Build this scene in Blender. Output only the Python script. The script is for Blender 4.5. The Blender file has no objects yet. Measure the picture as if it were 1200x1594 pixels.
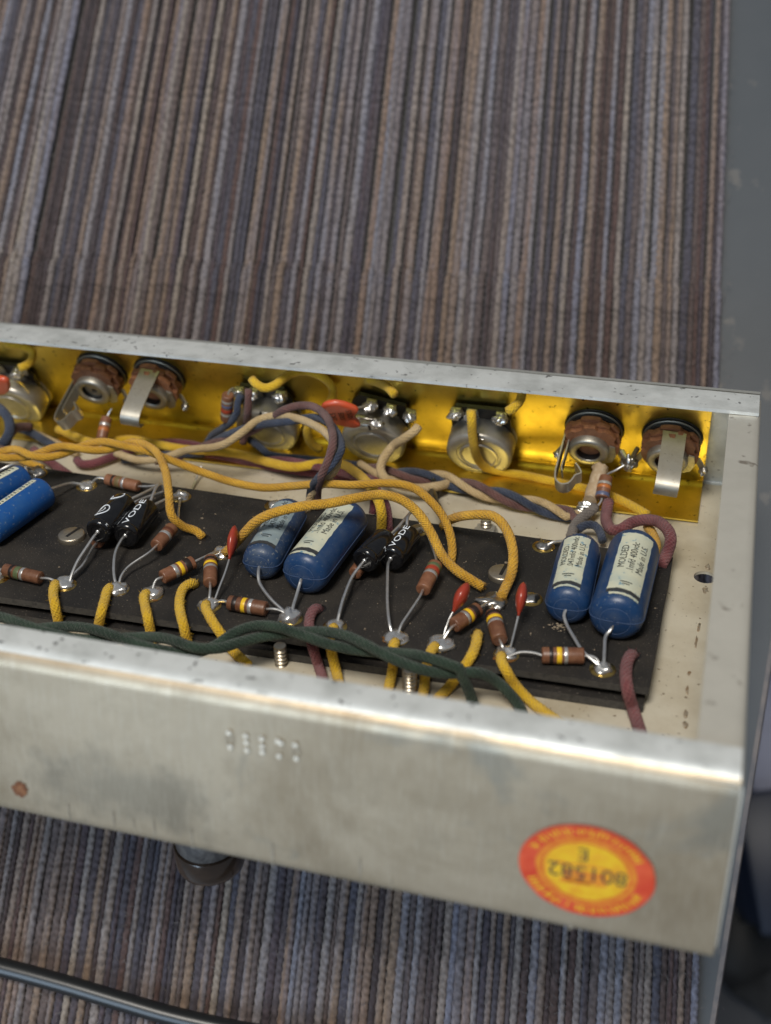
import bpy, bmesh, math, random
from mathutils import Vector, Matrix, noise

random.seed(7)
SC = bpy.context.scene
COL = SC.collection
MM = 0.001

# ------------------------------------------------------------------ camera
cam = bpy.data.cameras.new("camera")
cam.sensor_fit = 'VERTICAL'
cam.sensor_height = 24.0
cam.lens = 27.8545
cam.clip_start = 0.01
cam.clip_end = 20.0
cam.dof.use_dof = True
cam.dof.focus_distance = 0.385
cam.dof.aperture_fstop = 6.0
cam_ob = bpy.data.objects.new("camera", cam)
cam_ob.matrix_world = Matrix.Translation((0, 0, 0.47600)) @ Matrix(((0.992987, -0.065035, 0.098729), (0.090812, 0.954291, -0.284748), (-0.075698, 0.291717, 0.953505))).to_4x4()
COL.objects.link(cam_ob)
SC.camera = cam_ob

# ------------------------------------------------------------------ room light
world = bpy.data.worlds.new("World")
SC.world = world
world.use_nodes = True
wn = world.node_tree
bg = wn.nodes["Background"]
bg.inputs[0].default_value = (0.80, 0.88, 1.0, 1)
bg.inputs[1].default_value = 0.17

def area_light(name, loc, target, size, power, color, size_y=None):
    l = bpy.data.lights.new(name, 'AREA')
    l.shape = 'RECTANGLE'
    l.size = size
    l.size_y = size_y or size
    l.energy = power
    l.color = color
    o = bpy.data.objects.new(name, l)
    o.location = loc
    d = Vector(target) - Vector(loc)
    o.rotation_euler = d.to_track_quat('-Z', 'Y').to_euler()
    COL.objects.link(o)
    return o

area_light("ceiling_lamp", (-0.25, 0.38, 1.65), (0, 0.15, 0.1), 0.6, 20.5, (1.0, 0.945, 0.86), 0.35)
area_light("window_light", (-0.75, -1.0, 1.2), (0, 0.0, 0.1), 0.9, 19.0, (0.62, 0.80, 1.0), 1.1)

SC.view_settings.view_transform = 'Standard'
SC.view_settings.look = 'None'
SC.view_settings.exposure = 0.22
SC.view_settings.gamma = 1.0
SC.view_settings.use_curve_mapping = False
SC.cycles.use_denoising = True
SC.cycles.max_bounces = 8

# ------------------------------------------------------------------ frames
# chassis frame: x along the chassis, y from the near wall to the control panel, z out of the open side (mm)
CH = Matrix.Translation(Vector((53.45, -10.15, 186.63)) * MM) @ Matrix(((0.986081, 0.163554, -0.029921), (-0.101756, 0.735944, 0.669352), (0.131495, -0.656991, 0.742342))).to_4x4()
PE = Vector((0, -432.85, 901.46)) / 1000.0        # up the slanted control panel
PN = Vector((0, -901.46, -432.85)) / 1000.0        # out of the panel into the chassis
PANEL = Matrix(((1, 0, 0, 0), (0, PE.y, PN.y, 213.0), (0, PE.z, PN.z, 1.0), (0, 0, 0, 1)))
V = Vector
def panel_pt(q):
    return PANEL @ V(q)

# ------------------------------------------------------------------ materials
MATS = {}
def material(name, color, rough=0.5, metal=0.0, var=None, var_scale=300.0, var_amt=0.5, bump=0.0, bump_scale=800.0,
             rough_var=0.0, spec=0.5, coat=0.0, speck=None, speck_scale=900.0, speck_th=0.70, sheen=0.0, var_detail=4.0, rand=0.0):
    m = bpy.data.materials.new(name)
    m.use_nodes = True
    nt = m.node_tree
    b = nt.nodes["Principled BSDF"]
    b.inputs["Base Color"].default_value = (*color, 1)
    b.inputs["Roughness"].default_value = rough
    b.inputs["Metallic"].default_value = metal
    b.inputs["Specular IOR Level"].default_value = spec
    b.inputs["Coat Weight"].default_value = coat
    if sheen:
        b.inputs["Sheen Weight"].default_value = sheen
    tc = nt.nodes.new("ShaderNodeTexCoord")
    out = None
    if var is not None:
        n = nt.nodes.new("ShaderNodeTexNoise")
        n.inputs["Scale"].default_value = var_scale
        n.inputs["Detail"].default_value = var_detail
        n.inputs["Roughness"].default_value = 0.6
        nt.links.new(tc.outputs["Object"], n.inputs["Vector"])
        r = nt.nodes.new("ShaderNodeMapRange")
        r.inputs[1].default_value = 0.42
        r.inputs[2].default_value = 0.68
        r.inputs[4].default_value = var_amt
        nt.links.new(n.outputs["Fac"], r.inputs[0])
        mx = nt.nodes.new("ShaderNodeMix")
        mx.data_type = 'RGBA'
        mx.inputs[6].default_value = (*color, 1)
        mx.inputs[7].default_value = (*var, 1)
        nt.links.new(r.outputs[0], mx.inputs[0])
        out = mx.outputs[2]
        if rough_var:
            rr = nt.nodes.new("ShaderNodeMapRange")
            rr.inputs[3].default_value = rough - rough_var
            rr.inputs[4].default_value = rough + rough_var
            nt.links.new(n.outputs["Fac"], rr.inputs[0])
            nt.links.new(rr.outputs[0], b.inputs["Roughness"])
    if speck is not None:
        n = nt.nodes.new("ShaderNodeTexNoise")
        n.inputs["Scale"].default_value = speck_scale
        n.inputs["Detail"].default_value = 3.0
        nt.links.new(tc.outputs["Object"], n.inputs["Vector"])
        r = nt.nodes.new("ShaderNodeMapRange")
        r.inputs[1].default_value = speck_th
        r.inputs[2].default_value = speck_th + 0.06
        nt.links.new(n.outputs["Fac"], r.inputs[0])
        mx = nt.nodes.new("ShaderNodeMix")
        mx.data_type = 'RGBA'
        mx.inputs[6].default_value = (*color, 1)
        if out:
            nt.links.new(out, mx.inputs[6])
        mx.inputs[7].default_value = (*speck, 1)
        nt.links.new(r.outputs[0], mx.inputs[0])
        out = mx.outputs[2]
    if rand and out:
        oi = nt.nodes.new("ShaderNodeObjectInfo")
        mr = nt.nodes.new("ShaderNodeMapRange")
        mr.inputs[3].default_value = 1 - rand
        mr.inputs[4].default_value = 1 + rand
        nt.links.new(oi.outputs["Random"], mr.inputs[0])
        vm = nt.nodes.new("ShaderNodeVectorMath")
        vm.operation = 'MULTIPLY'
        nt.links.new(out, vm.inputs[0])
        nt.links.new(mr.outputs[0], vm.inputs[1])
        out = vm.outputs[0]
    if out:
        nt.links.new(out, b.inputs["Base Color"])
    if bump:
        n = nt.nodes.new("ShaderNodeTexNoise")
        n.inputs["Scale"].default_value = bump_scale
        n.inputs["Detail"].default_value = 5.0
        nt.links.new(tc.outputs["Object"], n.inputs["Vector"])
        bp = nt.nodes.new("ShaderNodeBump")
        bp.inputs["Strength"].default_value = bump
        bp.inputs["Distance"].default_value = 0.0004
        nt.links.new(n.outputs["Fac"], bp.inputs["Height"])
        nt.links.new(bp.outputs[0], b.inputs["Normal"])
    MATS[name] = m
    return m

def cloth(name, color, light, pitch=1.1, lanes=7):
    """woven cotton insulation: diagonal over-under braid from the tube's own UVs"""
    m = bpy.data.materials.new(name)
    m.use_nodes = True
    nt = m.node_tree
    b = nt.nodes["Principled BSDF"]
    b.inputs["Roughness"].default_value = 0.78
    b.inputs["Specular IOR Level"].default_value = 0.3
    b.inputs["Sheen Weight"].default_value = 0.15
    uv = nt.nodes.new("ShaderNodeUVMap")
    sx = nt.nodes.new("ShaderNodeSeparateXYZ")
    nt.links.new(uv.outputs[0], sx.inputs[0])
    def math_(op, a, bb):
        n = nt.nodes.new("ShaderNodeMath")
        n.operation = op
        for i, v in enumerate((a, bb)):
            if v is None:
                continue
            if isinstance(v, (int, float)):
                n.inputs[i].default_value = v
            else:
                nt.links.new(v, n.inputs[i])
        return n.outputs[0]
    a = math_('MULTIPLY', sx.outputs[0], 2 * math.pi * lanes)
    t = math_('MULTIPLY', sx.outputs[1], 2 * math.pi / pitch)
    w = math_('MULTIPLY', math_('SINE', math_('ADD', a, math_('MULTIPLY', t, 0.35)), None), math_('SINE', t, None))
    tc = nt.nodes.new("ShaderNodeTexCoord")
    n1 = nt.nodes.new("ShaderNodeTexNoise")
    n1.inputs["Scale"].default_value = 170
    n1.inputs["Detail"].default_value = 6
    nt.links.new(tc.outputs["Object"], n1.inputs["Vector"])
    n2 = nt.nodes.new("ShaderNodeTexNoise")
    n2.inputs["Scale"].default_value = 2600
    n2.inputs["Detail"].default_value = 3
    nt.links.new(tc.outputs["Object"], n2.inputs["Vector"])
    f = math_('ADD', math_('MULTIPLY', n1.outputs["Fac"], 0.9), math_('MULTIPLY', w, 0.14))
    f = math_('ADD', f, math_('MULTIPLY', n2.outputs["Fac"], 0.5))
    r = nt.nodes.new("ShaderNodeMapRange")
    r.inputs[1].default_value = 0.45
    r.inputs[2].default_value = 1.0
    nt.links.new(f, r.inputs[0])
    mx = nt.nodes.new("ShaderNodeMix")
    mx.data_type = 'RGBA'
    mx.inputs[6].default_value = (*color, 1)
    mx.inputs[7].default_value = (*light, 1)
    nt.links.new(r.outputs[0], mx.inputs[0])
    nt.links.new(mx.outputs[2], b.inputs["Base Color"])
    bp = nt.nodes.new("ShaderNodeBump")
    bp.inputs["Strength"].default_value = 1.0
    bp.inputs["Distance"].default_value = 0.0005
    h = math_('ADD', math_('MULTIPLY', w, 0.34), math_('MULTIPLY', n2.outputs["Fac"], 1.4))
    nt.links.new(h, bp.inputs["Height"])
    nt.links.new(bp.outputs[0], b.inputs["Normal"])
    MATS[name] = m
    return m

material("plated_steel", (0.47, 0.445, 0.375), 0.40, 0.62, var=(0.27, 0.24, 0.185), var_scale=20, var_amt=0.85, bump=0.14,
         bump_scale=300, rough_var=0.14, speck=(0.20, 0.165, 0.12), speck_scale=140, speck_th=0.67, var_detail=9)
material("end_steel", (0.57, 0.545, 0.475), 0.42, 0.4, var=(0.48, 0.46, 0.40), var_scale=60, var_amt=0.7, bump=0.2,
         bump_scale=300, rough_var=0.14, speck=(0.25, 0.22, 0.18), speck_scale=140, speck_th=0.67, var_detail=9)  # lighter copy of the plating, brightness of the lit end flange painted in
material("floor_steel", (0.68, 0.625, 0.50), 0.46, 0.28, var=(0.42, 0.345, 0.225), var_scale=24, var_amt=0.85, bump=0.14,
         bump_scale=400, rough_var=0.14, speck=(0.22, 0.16, 0.10), speck_scale=700, speck_th=0.665, var_detail=10)
material("rim_steel", (0.70, 0.72, 0.70), 0.40, 0.36, var=(0.44, 0.455, 0.435), var_scale=90, var_amt=0.8, bump=0.25,
         bump_scale=600, rough_var=0.14, speck=(0.17, 0.17, 0.165), speck_scale=380, speck_th=0.65, var_detail=9)  # same plating as the wall, paler: light on the flanges put into the colour
material("raw_edge", (0.72, 0.70, 0.62), 0.28, 0.9, bump=0.2)
material("brass", (0.84, 0.655, 0.15), 0.33, 1.0, var=(0.42, 0.31, 0.065), var_scale=38, var_amt=0.75, bump=0.08,
         bump_scale=220, rough_var=0.14, speck=(0.16, 0.10, 0.03), speck_scale=420, speck_th=0.655, var_detail=10)
material("eyelet_brass", (0.66, 0.46, 0.14), 0.28, 1.0, var=(0.40, 0.25, 0.08), var_scale=600, var_amt=0.6)
material("nickel", (0.48, 0.46, 0.415), 0.32, 0.62, var=(0.30, 0.275, 0.23), var_scale=180, var_amt=0.65, rough_var=0.10, bump=0.05)
material("spring_steel", (0.44, 0.42, 0.365), 0.46, 0.9, var=(0.33, 0.30, 0.24), var_scale=220, var_amt=0.6, rough_var=0.08,
         speck=(0.2, 0.18, 0.14), speck_scale=1200, speck_th=0.66)
material("screw_metal", (0.56, 0.50, 0.40), 0.36, 0.9, var=(0.40, 0.34, 0.25), var_scale=500, var_amt=0.6, rough_var=0.08)
material("solder", (0.74, 0.74, 0.73), 0.27, 0.85, var=(0.52, 0.50, 0.46), var_scale=700, var_amt=0.6, rough_var=0.10, bump=0.15, bump_scale=900)
material("dull_solder", (0.50, 0.49, 0.47), 0.34, 1.0, var=(0.34, 0.28, 0.2), var_scale=700, var_amt=0.7, bump=0.2, bump_scale=900)
material("tinned_lead", (0.78, 0.775, 0.76), 0.34, 0.9, var=(0.56, 0.55, 0.53), var_scale=600, var_amt=0.5)
material("flux", (0.15, 0.065, 0.014), 0.25, 0.0)
material("phenolic", (0.27, 0.112, 0.052), 0.55, 0, var=(0.15, 0.056, 0.026), var_scale=380, var_amt=0.8, bump=0.3, bump_scale=1500, rand=0.35)
material("black_fibre", (0.014, 0.013, 0.0125), 0.66, 0, var=(0.040, 0.034, 0.028), var_scale=55, var_amt=0.7, bump=0.35, bump_scale=1400,
         speck=(0.19, 0.165, 0.135), speck_scale=1900, speck_th=0.65, spec=0.35, var_detail=9)
material("board_edge", (0.055, 0.052, 0.048), 0.8, 0, var=(0.02, 0.02, 0.02), var_scale=700, var_amt=0.8, bump=0.6, bump_scale=1800)
material("black_wafer", (0.012, 0.011, 0.011), 0.4, 0, bump=0.2)
material("black_sleeve", (0.006, 0.006, 0.007), 0.16, 0, var=(0.016, 0.016, 0.016), var_scale=500, var_amt=0.4, coat=0.2)
material("grey_plug", (0.04, 0.045, 0.045), 0.35, 0)
material("resistor_brown", (0.165, 0.068, 0.035), 0.40, 0, var=(0.25, 0.12, 0.066), var_scale=420, var_amt=0.7, bump=0.15, bump_scale=1500, rand=0.28, rough_var=0.1)
for nm, c in dict(band_black=(0.02, 0.012, 0.01), band_brown=(0.10, 0.03, 0.014), band_red=(0.35, 0.045, 0.02), band_orange=(0.46, 0.15, 0.04),
                  band_yellow=(0.82, 0.52, 0.02), band_green=(0.10, 0.13, 0.06), band_blue=(0.10, 0.115, 0.20), band_olive=(0.16, 0.115, 0.05),
                  band_grey=(0.30, 0.28, 0.25)).items():
    material(nm, c, 0.4, 0, var=tuple(x * 0.7 for x in c), var_scale=900, var_amt=0.5)
material("band_silver", (0.62, 0.61, 0.60), 0.33, 0.7, var=(0.45, 0.43, 0.40), var_scale=900, var_amt=0.5)
material("blue_moulding", (0.010, 0.042, 0.125), 0.36, 0, var=(0.040, 0.070, 0.14), var_scale=200, var_amt=0.8, bump=0.12, bump_scale=900,
         speck=(0.12, 0.15, 0.19), speck_scale=1500, speck_th=0.65, rough_var=0.12, var_detail=9)
material("dusty_blue_moulding", (0.017, 0.045, 0.112), 0.45, 0, var=(0.065, 0.088, 0.13), var_scale=200, var_amt=0.85, bump=0.12, bump_scale=900,
         speck=(0.17, 0.185, 0.20), speck_scale=1300, speck_th=0.61, rough_var=0.1, var_detail=9)
material("bright_blue_sleeve", (0.006, 0.066, 0.245), 0.42, 0, var=(0.020, 0.085, 0.24), var_scale=220, var_amt=0.8, bump=0.15, bump_scale=600,
         speck=(0.12, 0.17, 0.25), speck_scale=900, speck_th=0.64, rand=0.2)
material("pale_seam", (0.05, 0.085, 0.175), 0.4, 0)
material("cream_label", (0.58, 0.58, 0.44), 0.6, 0, var=(0.34, 0.42, 0.40), var_scale=130, var_amt=0.55, speck=(0.18, 0.30, 0.36),
         speck_scale=500, speck_th=0.62, var_detail=9)
material("faded_label", (0.26, 0.32, 0.33), 0.6, 0, var=(0.16, 0.22, 0.27), var_scale=160, var_amt=0.7, speck=(0.42, 0.45, 0.42),
         speck_scale=500, speck_th=0.62, var_detail=9)
material("label_ink", (0.012, 0.013, 0.018), 0.6, 0)
material("grey_ink_band", (0.03, 0.033, 0.037), 0.5, 0, var=(0.07, 0.07, 0.07), var_scale=500, var_amt=0.5)
material("pale_print", (0.82, 0.88, 0.95), 0.5, 0)
material("red_dip", (0.33, 0.042, 0.022), 0.30, 0, var=(0.24, 0.03, 0.018), var_scale=400, var_amt=0.6, coat=0.15)
material("orange_dip", (0.56, 0.085, 0.032), 0.30, 0, var=(0.42, 0.10, 0.055), var_scale=350, var_amt=0.6, bump=0.06)
material("dark_print", (0.03, 0.012, 0.01), 0.6, 0)
material("tan_sleeve", (0.38, 0.27, 0.16), 0.75, 0, var=(0.55, 0.45, 0.32), var_scale=400, var_amt=0.7, bump=0.3)
material("rust", (0.115, 0.042, 0.016), 0.9, 0, var=(0.25, 0.115, 0.05), var_scale=700, var_amt=0.8, bump=0.8, bump_scale=1500)
material("stamp_bright", (0.64, 0.62, 0.55), 0.35, 0.4)
material("weld", (0.50, 0.44, 0.34), 0.36, 0.5, var=(0.36, 0.20, 0.09), var_scale=420, var_amt=0.9, bump=0.8, bump_scale=900)
material("grime", (0.26, 0.235, 0.19), 0.6, 0.3, var=(0.40, 0.36, 0.29), var_scale=320, var_amt=0.9)
material("drip", (0.20, 0.17, 0.125), 0.6, 0.2, var=(0.30, 0.26, 0.20), var_scale=600, var_amt=0.9)
material("sticker_red", (0.45, 0.040, 0.012), 0.40, 0, var=(0.56, 0.09, 0.03), var_scale=160, var_amt=0.8, bump=0.4, bump_scale=350)
material("sticker_orange", (0.55, 0.20, 0.014), 0.38, 0, var=(0.50, 0.12, 0.012), var_scale=500, var_amt=0.8, bump=0.4, bump_scale=700)
material("sticker_yellow", (0.60, 0.36, 0.012), 0.36, 0, var=(0.56, 0.23, 0.012), var_scale=260, var_amt=0.85, bump=0.4, bump_scale=600)
material("bakelite", (0.026, 0.015, 0.009), 0.2, 0, var=(0.05, 0.028, 0.015), var_scale=120, var_amt=0.6, coat=0.3)
material("crinkled_metal", (0.11, 0.10, 0.095), 0.45, 0.6, var=(0.24, 0.22, 0.20), var_scale=260, var_amt=0.8, bump=0.7, bump_scale=500)
material("black_rubber", (0.014, 0.015, 0.016), 0.34, 0, bump=0.05)
material("table_laminate", (0.066, 0.073, 0.080), 0.42, 0, var=(0.078, 0.084, 0.090), var_scale=22, var_amt=0.6, bump=0.04, bump_scale=900,
         speck=(0.115, 0.112, 0.108), speck_scale=60, speck_th=0.64)
material("table_edging", (0.16, 0.15, 0.155), 0.35, 0.3, var=(0.30, 0.25, 0.22), var_scale=90, var_amt=0.7)
material("floor_grey", (0.055, 0.055, 0.060), 0.7, 0, var=(0.035, 0.035, 0.038), var_scale=9, var_amt=0.6)
material("pale_plastic", (0.42, 0.44, 0.58), 0.45, 0, var=(0.30, 0.31, 0.42), var_scale=20, var_amt=0.5)
material("navy_plastic", (0.012, 0.020, 0.045), 0.4, 0)
material("black_bag", (0.012, 0.011, 0.010), 0.6, 0, bump=0.5, bump_scale=60)

_sm = (-144.38, -3.3, 15.28)
SMUDGE = ((_sm[0] + 100) * MM, (_sm[1] - 95) * MM, _sm[2] * MM)
def wall_steel():
    """old zinc plate: warm room reflection put into the colour, blotchy tarnish, fine diagonal brushing"""
    m = bpy.data.materials.new("wall_steel")
    m.use_nodes = True
    nt = m.node_tree
    b = nt.nodes["Principled BSDF"]
    b.inputs["Metallic"].default_value = 0.62
    tc = nt.nodes.new("ShaderNodeTexCoord")
    def noise_(scale, detail=6.0, stretch=None, rot=0.0, dist=0.0):
        n = nt.nodes.new("ShaderNodeTexNoise")
        n.inputs["Scale"].default_value = scale
        n.inputs["Detail"].default_value = detail
        n.inputs["Roughness"].default_value = 0.62
        n.inputs["Distortion"].default_value = dist
        mp = nt.nodes.new("ShaderNodeMapping")
        mp.inputs["Scale"].default_value = stretch or (1, 1, 1)
        mp.inputs["Rotation"].default_value = (0, rot, 0)
        nt.links.new(tc.outputs["Object"], mp.inputs[0])
        nt.links.new(mp.outputs[0], n.inputs["Vector"])
        return n.outputs["Fac"]
    def ramp(src, lo, hi, a=0.0, c=1.0):
        r = nt.nodes.new("ShaderNodeMapRange")
        r.inputs[1].default_value, r.inputs[2].default_value, r.inputs[3].default_value, r.inputs[4].default_value = lo, hi, a, c
        nt.links.new(src, r.inputs[0])
        return r.outputs[0]
    def mix(f, a, c):
        x = nt.nodes.new("ShaderNodeMix")
        x.data_type = 'RGBA'
        nt.links.new(f, x.inputs[0])
        for i, v in ((6, a), (7, c)):
            if isinstance(v, tuple):
                x.inputs[i].default_value = (*v, 1)
            else:
                nt.links.new(v, x.inputs[i])
        return x.outputs[2]
    big = noise_(17, 9, dist=0.6)
    med = noise_(75, 8)
    patch = noise_(26, 7, (1.0, 1.0, 0.8), 0.5, 0.8)
    brush = noise_(90, 5, (22, 1, 1.6), 0.95)
    fine = noise_(900, 3)
    c = mix(ramp(big, 0.40, 0.64), (0.425, 0.350, 0.250), (0.275, 0.215, 0.140))
    c = mix(ramp(med, 0.50, 0.72, 0, 0.55), c, (0.235, 0.19, 0.13))
    c = mix(ramp(patch, 0.60, 0.68, 0, 0.75), c, (0.235, 0.215, 0.17))
    # the large worn smudge left of the stamped digits, ragged at its edge
    sp = nt.nodes.new("ShaderNodeVectorMath")
    sp.operation = 'SUBTRACT'
    sp.inputs[1].default_value = (SMUDGE[0], SMUDGE[1], SMUDGE[2])
    nt.links.new(tc.outputs["Object"], sp.inputs[0])
    sm = nt.nodes.new("ShaderNodeMapping")
    sm.inputs["Rotation"].default_value = (0, -0.7, 0)
    sm.inputs["Scale"].default_value = (1 / 0.024, 1 / 0.05, 1 / 0.010)
    nt.links.new(sp.outputs[0], sm.inputs[0])
    sl = nt.nodes.new("ShaderNodeVectorMath")
    sl.operation = 'LENGTH'
    nt.links.new(sm.outputs[0], sl.inputs[0])
    sa = nt.nodes.new("ShaderNodeMath")
    sa.operation = 'ADD'
    nt.links.new(sl.outputs["Value"], sa.inputs[0])
    nt.links.new(ramp(med, 0.3, 0.7, -0.7, 0.7), sa.inputs[1])
    c = mix(ramp(sa.outputs[0], 0.5, 1.3, 0.62, 0.0), c, (0.205, 0.18, 0.135))
    c = mix(ramp(brush, 0.50, 0.72, 0, 0.30), c, (0.54, 0.48, 0.38))
    c = mix(ramp(fine, 0.70, 0.76, 0, 0.7), c, (0.16, 0.12, 0.08))
    nt.links.new(c, b.inputs["Base Color"])
    nt.links.new(ramp(med, 0.3, 0.7, 0.36, 0.52), b.inputs["Roughness"])
    bp_ = nt.nodes.new("ShaderNodeBump")
    bp_.inputs["Strength"].default_value = 0.16
    bp_.inputs["Distance"].default_value = 0.0003
    nt.links.new(brush, bp_.inputs["Height"])
    nt.links.new(bp_.outputs[0], b.inputs["Normal"])
    MATS["wall_steel"] = m
wall_steel()

cloth("cloth_yellow", (0.44, 0.215, 0.010), (0.76, 0.43, 0.040))
cloth("cloth_yellow_bright", (0.56, 0.32, 0.008), (0.82, 0.53, 0.03))
cloth("cloth_cream", (0.44, 0.30, 0.13), (0.66, 0.50, 0.28))
cloth("cloth_blue", (0.013, 0.019, 0.040), (0.055, 0.073, 0.120))
cloth("cloth_brown", (0.070, 0.027, 0.023), (0.20, 0.096, 0.084))
cloth("cloth_maroon", (0.10, 0.018, 0.028), (0.24, 0.070, 0.080))
cloth("cloth_pink", (0.105, 0.020, 0.028), (0.28, 0.10, 0.10))
cloth("cloth_green", (0.007, 0.019, 0.012), (0.038, 0.070, 0.046))
cloth("cloth_grey", (0.10, 0.085, 0.075), (0.28, 0.24, 0.21))

# ------------------------------------------------------------------ object helpers
def setp(o, label=None, cat=None, group=None, kind=None):
    if label:
        o["label"] = label
    if cat:
        o["category"] = cat
    if group:
        o["group"] = group
    if kind:
        o["kind"] = kind
    return o

def make(name, verts, faces, mat, parent=None, smooth=True, uvs=None, base=(0, 0, 0), frame=None, sharp=None):
    """one mesh object; verts in mm, measured from the frame's origin minus base"""
    me = bpy.data.meshes.new(name)
    bx = V(base)
    me.from_pydata([tuple((V(v) - bx) * MM) for v in verts], [], faces)
    if uvs is not None:
        ul = me.uv_layers.new(name="UVMap")
        for li, l in enumerate(me.loops):
            ul.data[li].uv = uvs[li]
    if smooth:
        me.polygons.foreach_set("use_smooth", [True] * len(me.polygons))
        if sharp:
            me.set_sharp_from_angle(angle=math.radians(sharp))
    me.materials.append(MATS[mat] if isinstance(mat, str) else mat)
    me.update()
    o = bpy.data.objects.new(name, me)
    COL.objects.link(o)
    if parent is not None:
        o.parent = parent
    elif frame is not None:
        o.matrix_world = frame @ Matrix.Translation(bx * MM)
    return o

class Thing:
    """a thing standing in the chassis: an Empty at its base and the parts under it (part shapes in chassis mm)"""
    def __init__(self, name, label, cat, at, group=None, frame=None):
        self.o = bpy.data.objects.new(name, None)
        self.o.empty_display_size = 0.004
        COL.objects.link(self.o)
        self.at = V(at)
        self.o.matrix_world = (frame or CH) @ Matrix.Translation(self.at * MM)
        setp(self.o, label, cat, group)
    def part(self, name, vf, mat, smooth=True, parent=None, sharp=40, uvs=None):
        if name in ("solder_joint", "lug_solder", "lump", "smear", "lead_end", "lead_tip", "upper_lump", "weld_bead", "lead_boss"):
            sharp = None
        return make(name, vf[0], vf[1], mat, parent or self.o, smooth, uvs if uvs is not None else (vf[2] if len(vf) > 2 else None), self.at, None, sharp)

def join(*ms):
    vs, fs = [], []
    for m in ms:
        k = len(vs)
        vs += [V(v) for v in m[0]]
        fs += [tuple(i + k for i in f) for f in m[1]]
    return vs, fs

def basis(axis, up=(0, 0, 1)):
    """X, Y, Z with Z along the axis and Y as near to up as possible"""
    z = V(axis).normalized()
    y = V(up) - z * V(up).dot(z)
    if y.length < 1e-4:
        y = V((0, 1, 0)) - z * z.y
    y.normalize()
    return y.cross(z), y, z

def lathe(profile, origin, bas, n=24, cap=True):
    X, Y, Z = bas
    o = V(origin)
    vs, fs = [], []
    for r, h in profile:
        for i in range(n):
            a = 2 * math.pi * i / n
            vs.append(o + Z * h + (X * math.sin(a) + Y * math.cos(a)) * r)
    for j in range(len(profile) - 1):
        for i in range(n):
            a, b = j * n + i, j * n + (i + 1) % n
            fs.append((a, b, b + n, a + n))
    if cap:
        fs.append(tuple(range(n - 1, -1, -1)))
        fs.append(tuple((len(profile) - 1) * n + i for i in range(n)))
    return vs, fs

def box(c, s, bas=None, bev=0.0):
    X, Y, Z = bas or (V((1, 0, 0)), V((0, 1, 0)), V((0, 0, 1)))
    c = V(c)
    hx, hy, hz = [v / 2 for v in s]
    b = min(bev, hx * .9, hy * .9, hz * .9)
    if b <= 0:
        vs = [c + X * hx * i + Y * hy * j + Z * hz * k for k in (-1, 1) for j in (-1, 1) for i in (-1, 1)]
        fs = [(0, 2, 3, 1), (4, 5, 7, 6), (0, 1, 5, 4), (2, 6, 7, 3), (0, 4, 6, 2), (1, 3, 7, 5)]
        return vs, fs
    bm = bmesh.new()
    bmesh.ops.create_cube(bm, size=1)
    for v in bm.verts:
        v.co = V((v.co.x * 2 * hx, v.co.y * 2 * hy, v.co.z * 2 * hz))
    bmesh.ops.bevel(bm, geom=bm.edges[:], offset=b, segments=2, affect='EDGES', profile=0.5)
    bm.verts.index_update()
    vs = [c + X * v.co.x + Y * v.co.y + Z * v.co.z for v in bm.verts]
    fs = [tuple(v.index for v in f.verts) for f in bm.faces]
    bm.free()
    return vs, fs

def spline(pts, step=1.2):
    """centripetal-ish Catmull-Rom through the points"""
    p = [V(q) for q in pts]
    if len(p) < 3:
        n = max(2, int((p[1] - p[0]).length / step))
        return [p[0].lerp(p[1], i / n) for i in range(n + 1)]
    p = [p[0] * 2 - p[1]] + p + [p[-1] * 2 - p[-2]]
    out = []
    for i in range(1, len(p) - 2):
        a, b, c, d = p[i - 1], p[i], p[i + 1], p[i + 2]
        n = max(2, int((c - b).length / step))
        l = (c - b).length
        m1 = (c - a) * (l / max(1e-6, (b - a).length + l))
        m2 = (d - b) * (l / max(1e-6, (d - c).length + l))
        for k in range(n):
            t = k / n
            t2, t3 = t * t, t * t * t
            out.append(b * (2 * t3 - 3 * t2 + 1) + m1 * (t3 - 2 * t2 + t) + c * (-2 * t3 + 3 * t2) + m2 * (t3 - t2))
    out.append(p[-2])
    return out

def frames_along(path):
    T = []
    for i in range(len(path)):
        a = path[max(0, i - 1)]
        b = path[min(len(path) - 1, i + 1)]
        T.append((b - a).normalized())
    N = [basis(T[0], (0.1, 0.2, 1))[1]]
    for i in range(1, len(path)):
        n = N[-1] - T[i] * N[-1].dot(T[i])
        N.append(n.normalized() if n.length > 1e-6 else basis(T[i])[1])
    return T, N

def tube(path, r, n=10, jit=0.0, rfun=None, ends=True):
    T, N = frames_along(path)
    vs, fs, uv = [], [], []
    L = 0.0
    Ls = []
    for i, p in enumerate(path):
        if i:
            L += (p - path[i - 1]).length
        Ls.append(L)
        B = T[i].cross(N[i])
        for k in range(n):
            a = 2 * math.pi * k / n
            d = N[i] * math.cos(a) + B * math.sin(a)
            rr = r * (rfun(i / (len(path) - 1)) if rfun else 1.0)
            if jit:
                rr *= 1 + jit * noise.noise(p * 0.35 + d * 0.8)
            vs.append(p + d * rr)
    for i in range(len(path) - 1):
        for k in range(n):
            a, b = i * n + k, i * n + (k + 1) % n
            fs.append((a, b, b + n, a + n))
            u0, u1 = k / n, (k + 1) / n
            uv += [(u0, Ls[i]), (u1, Ls[i]), (u1, Ls[i + 1]), (u0, Ls[i + 1])]
    if ends:
        fs.append(tuple(range(n - 1, -1, -1)))
        uv += [(0, 0)] * n
        e = (len(path) - 1) * n
        fs.append(tuple(e + i for i in range(n)))
        uv += [(0, L)] * n
    return vs, fs, uv

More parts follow.
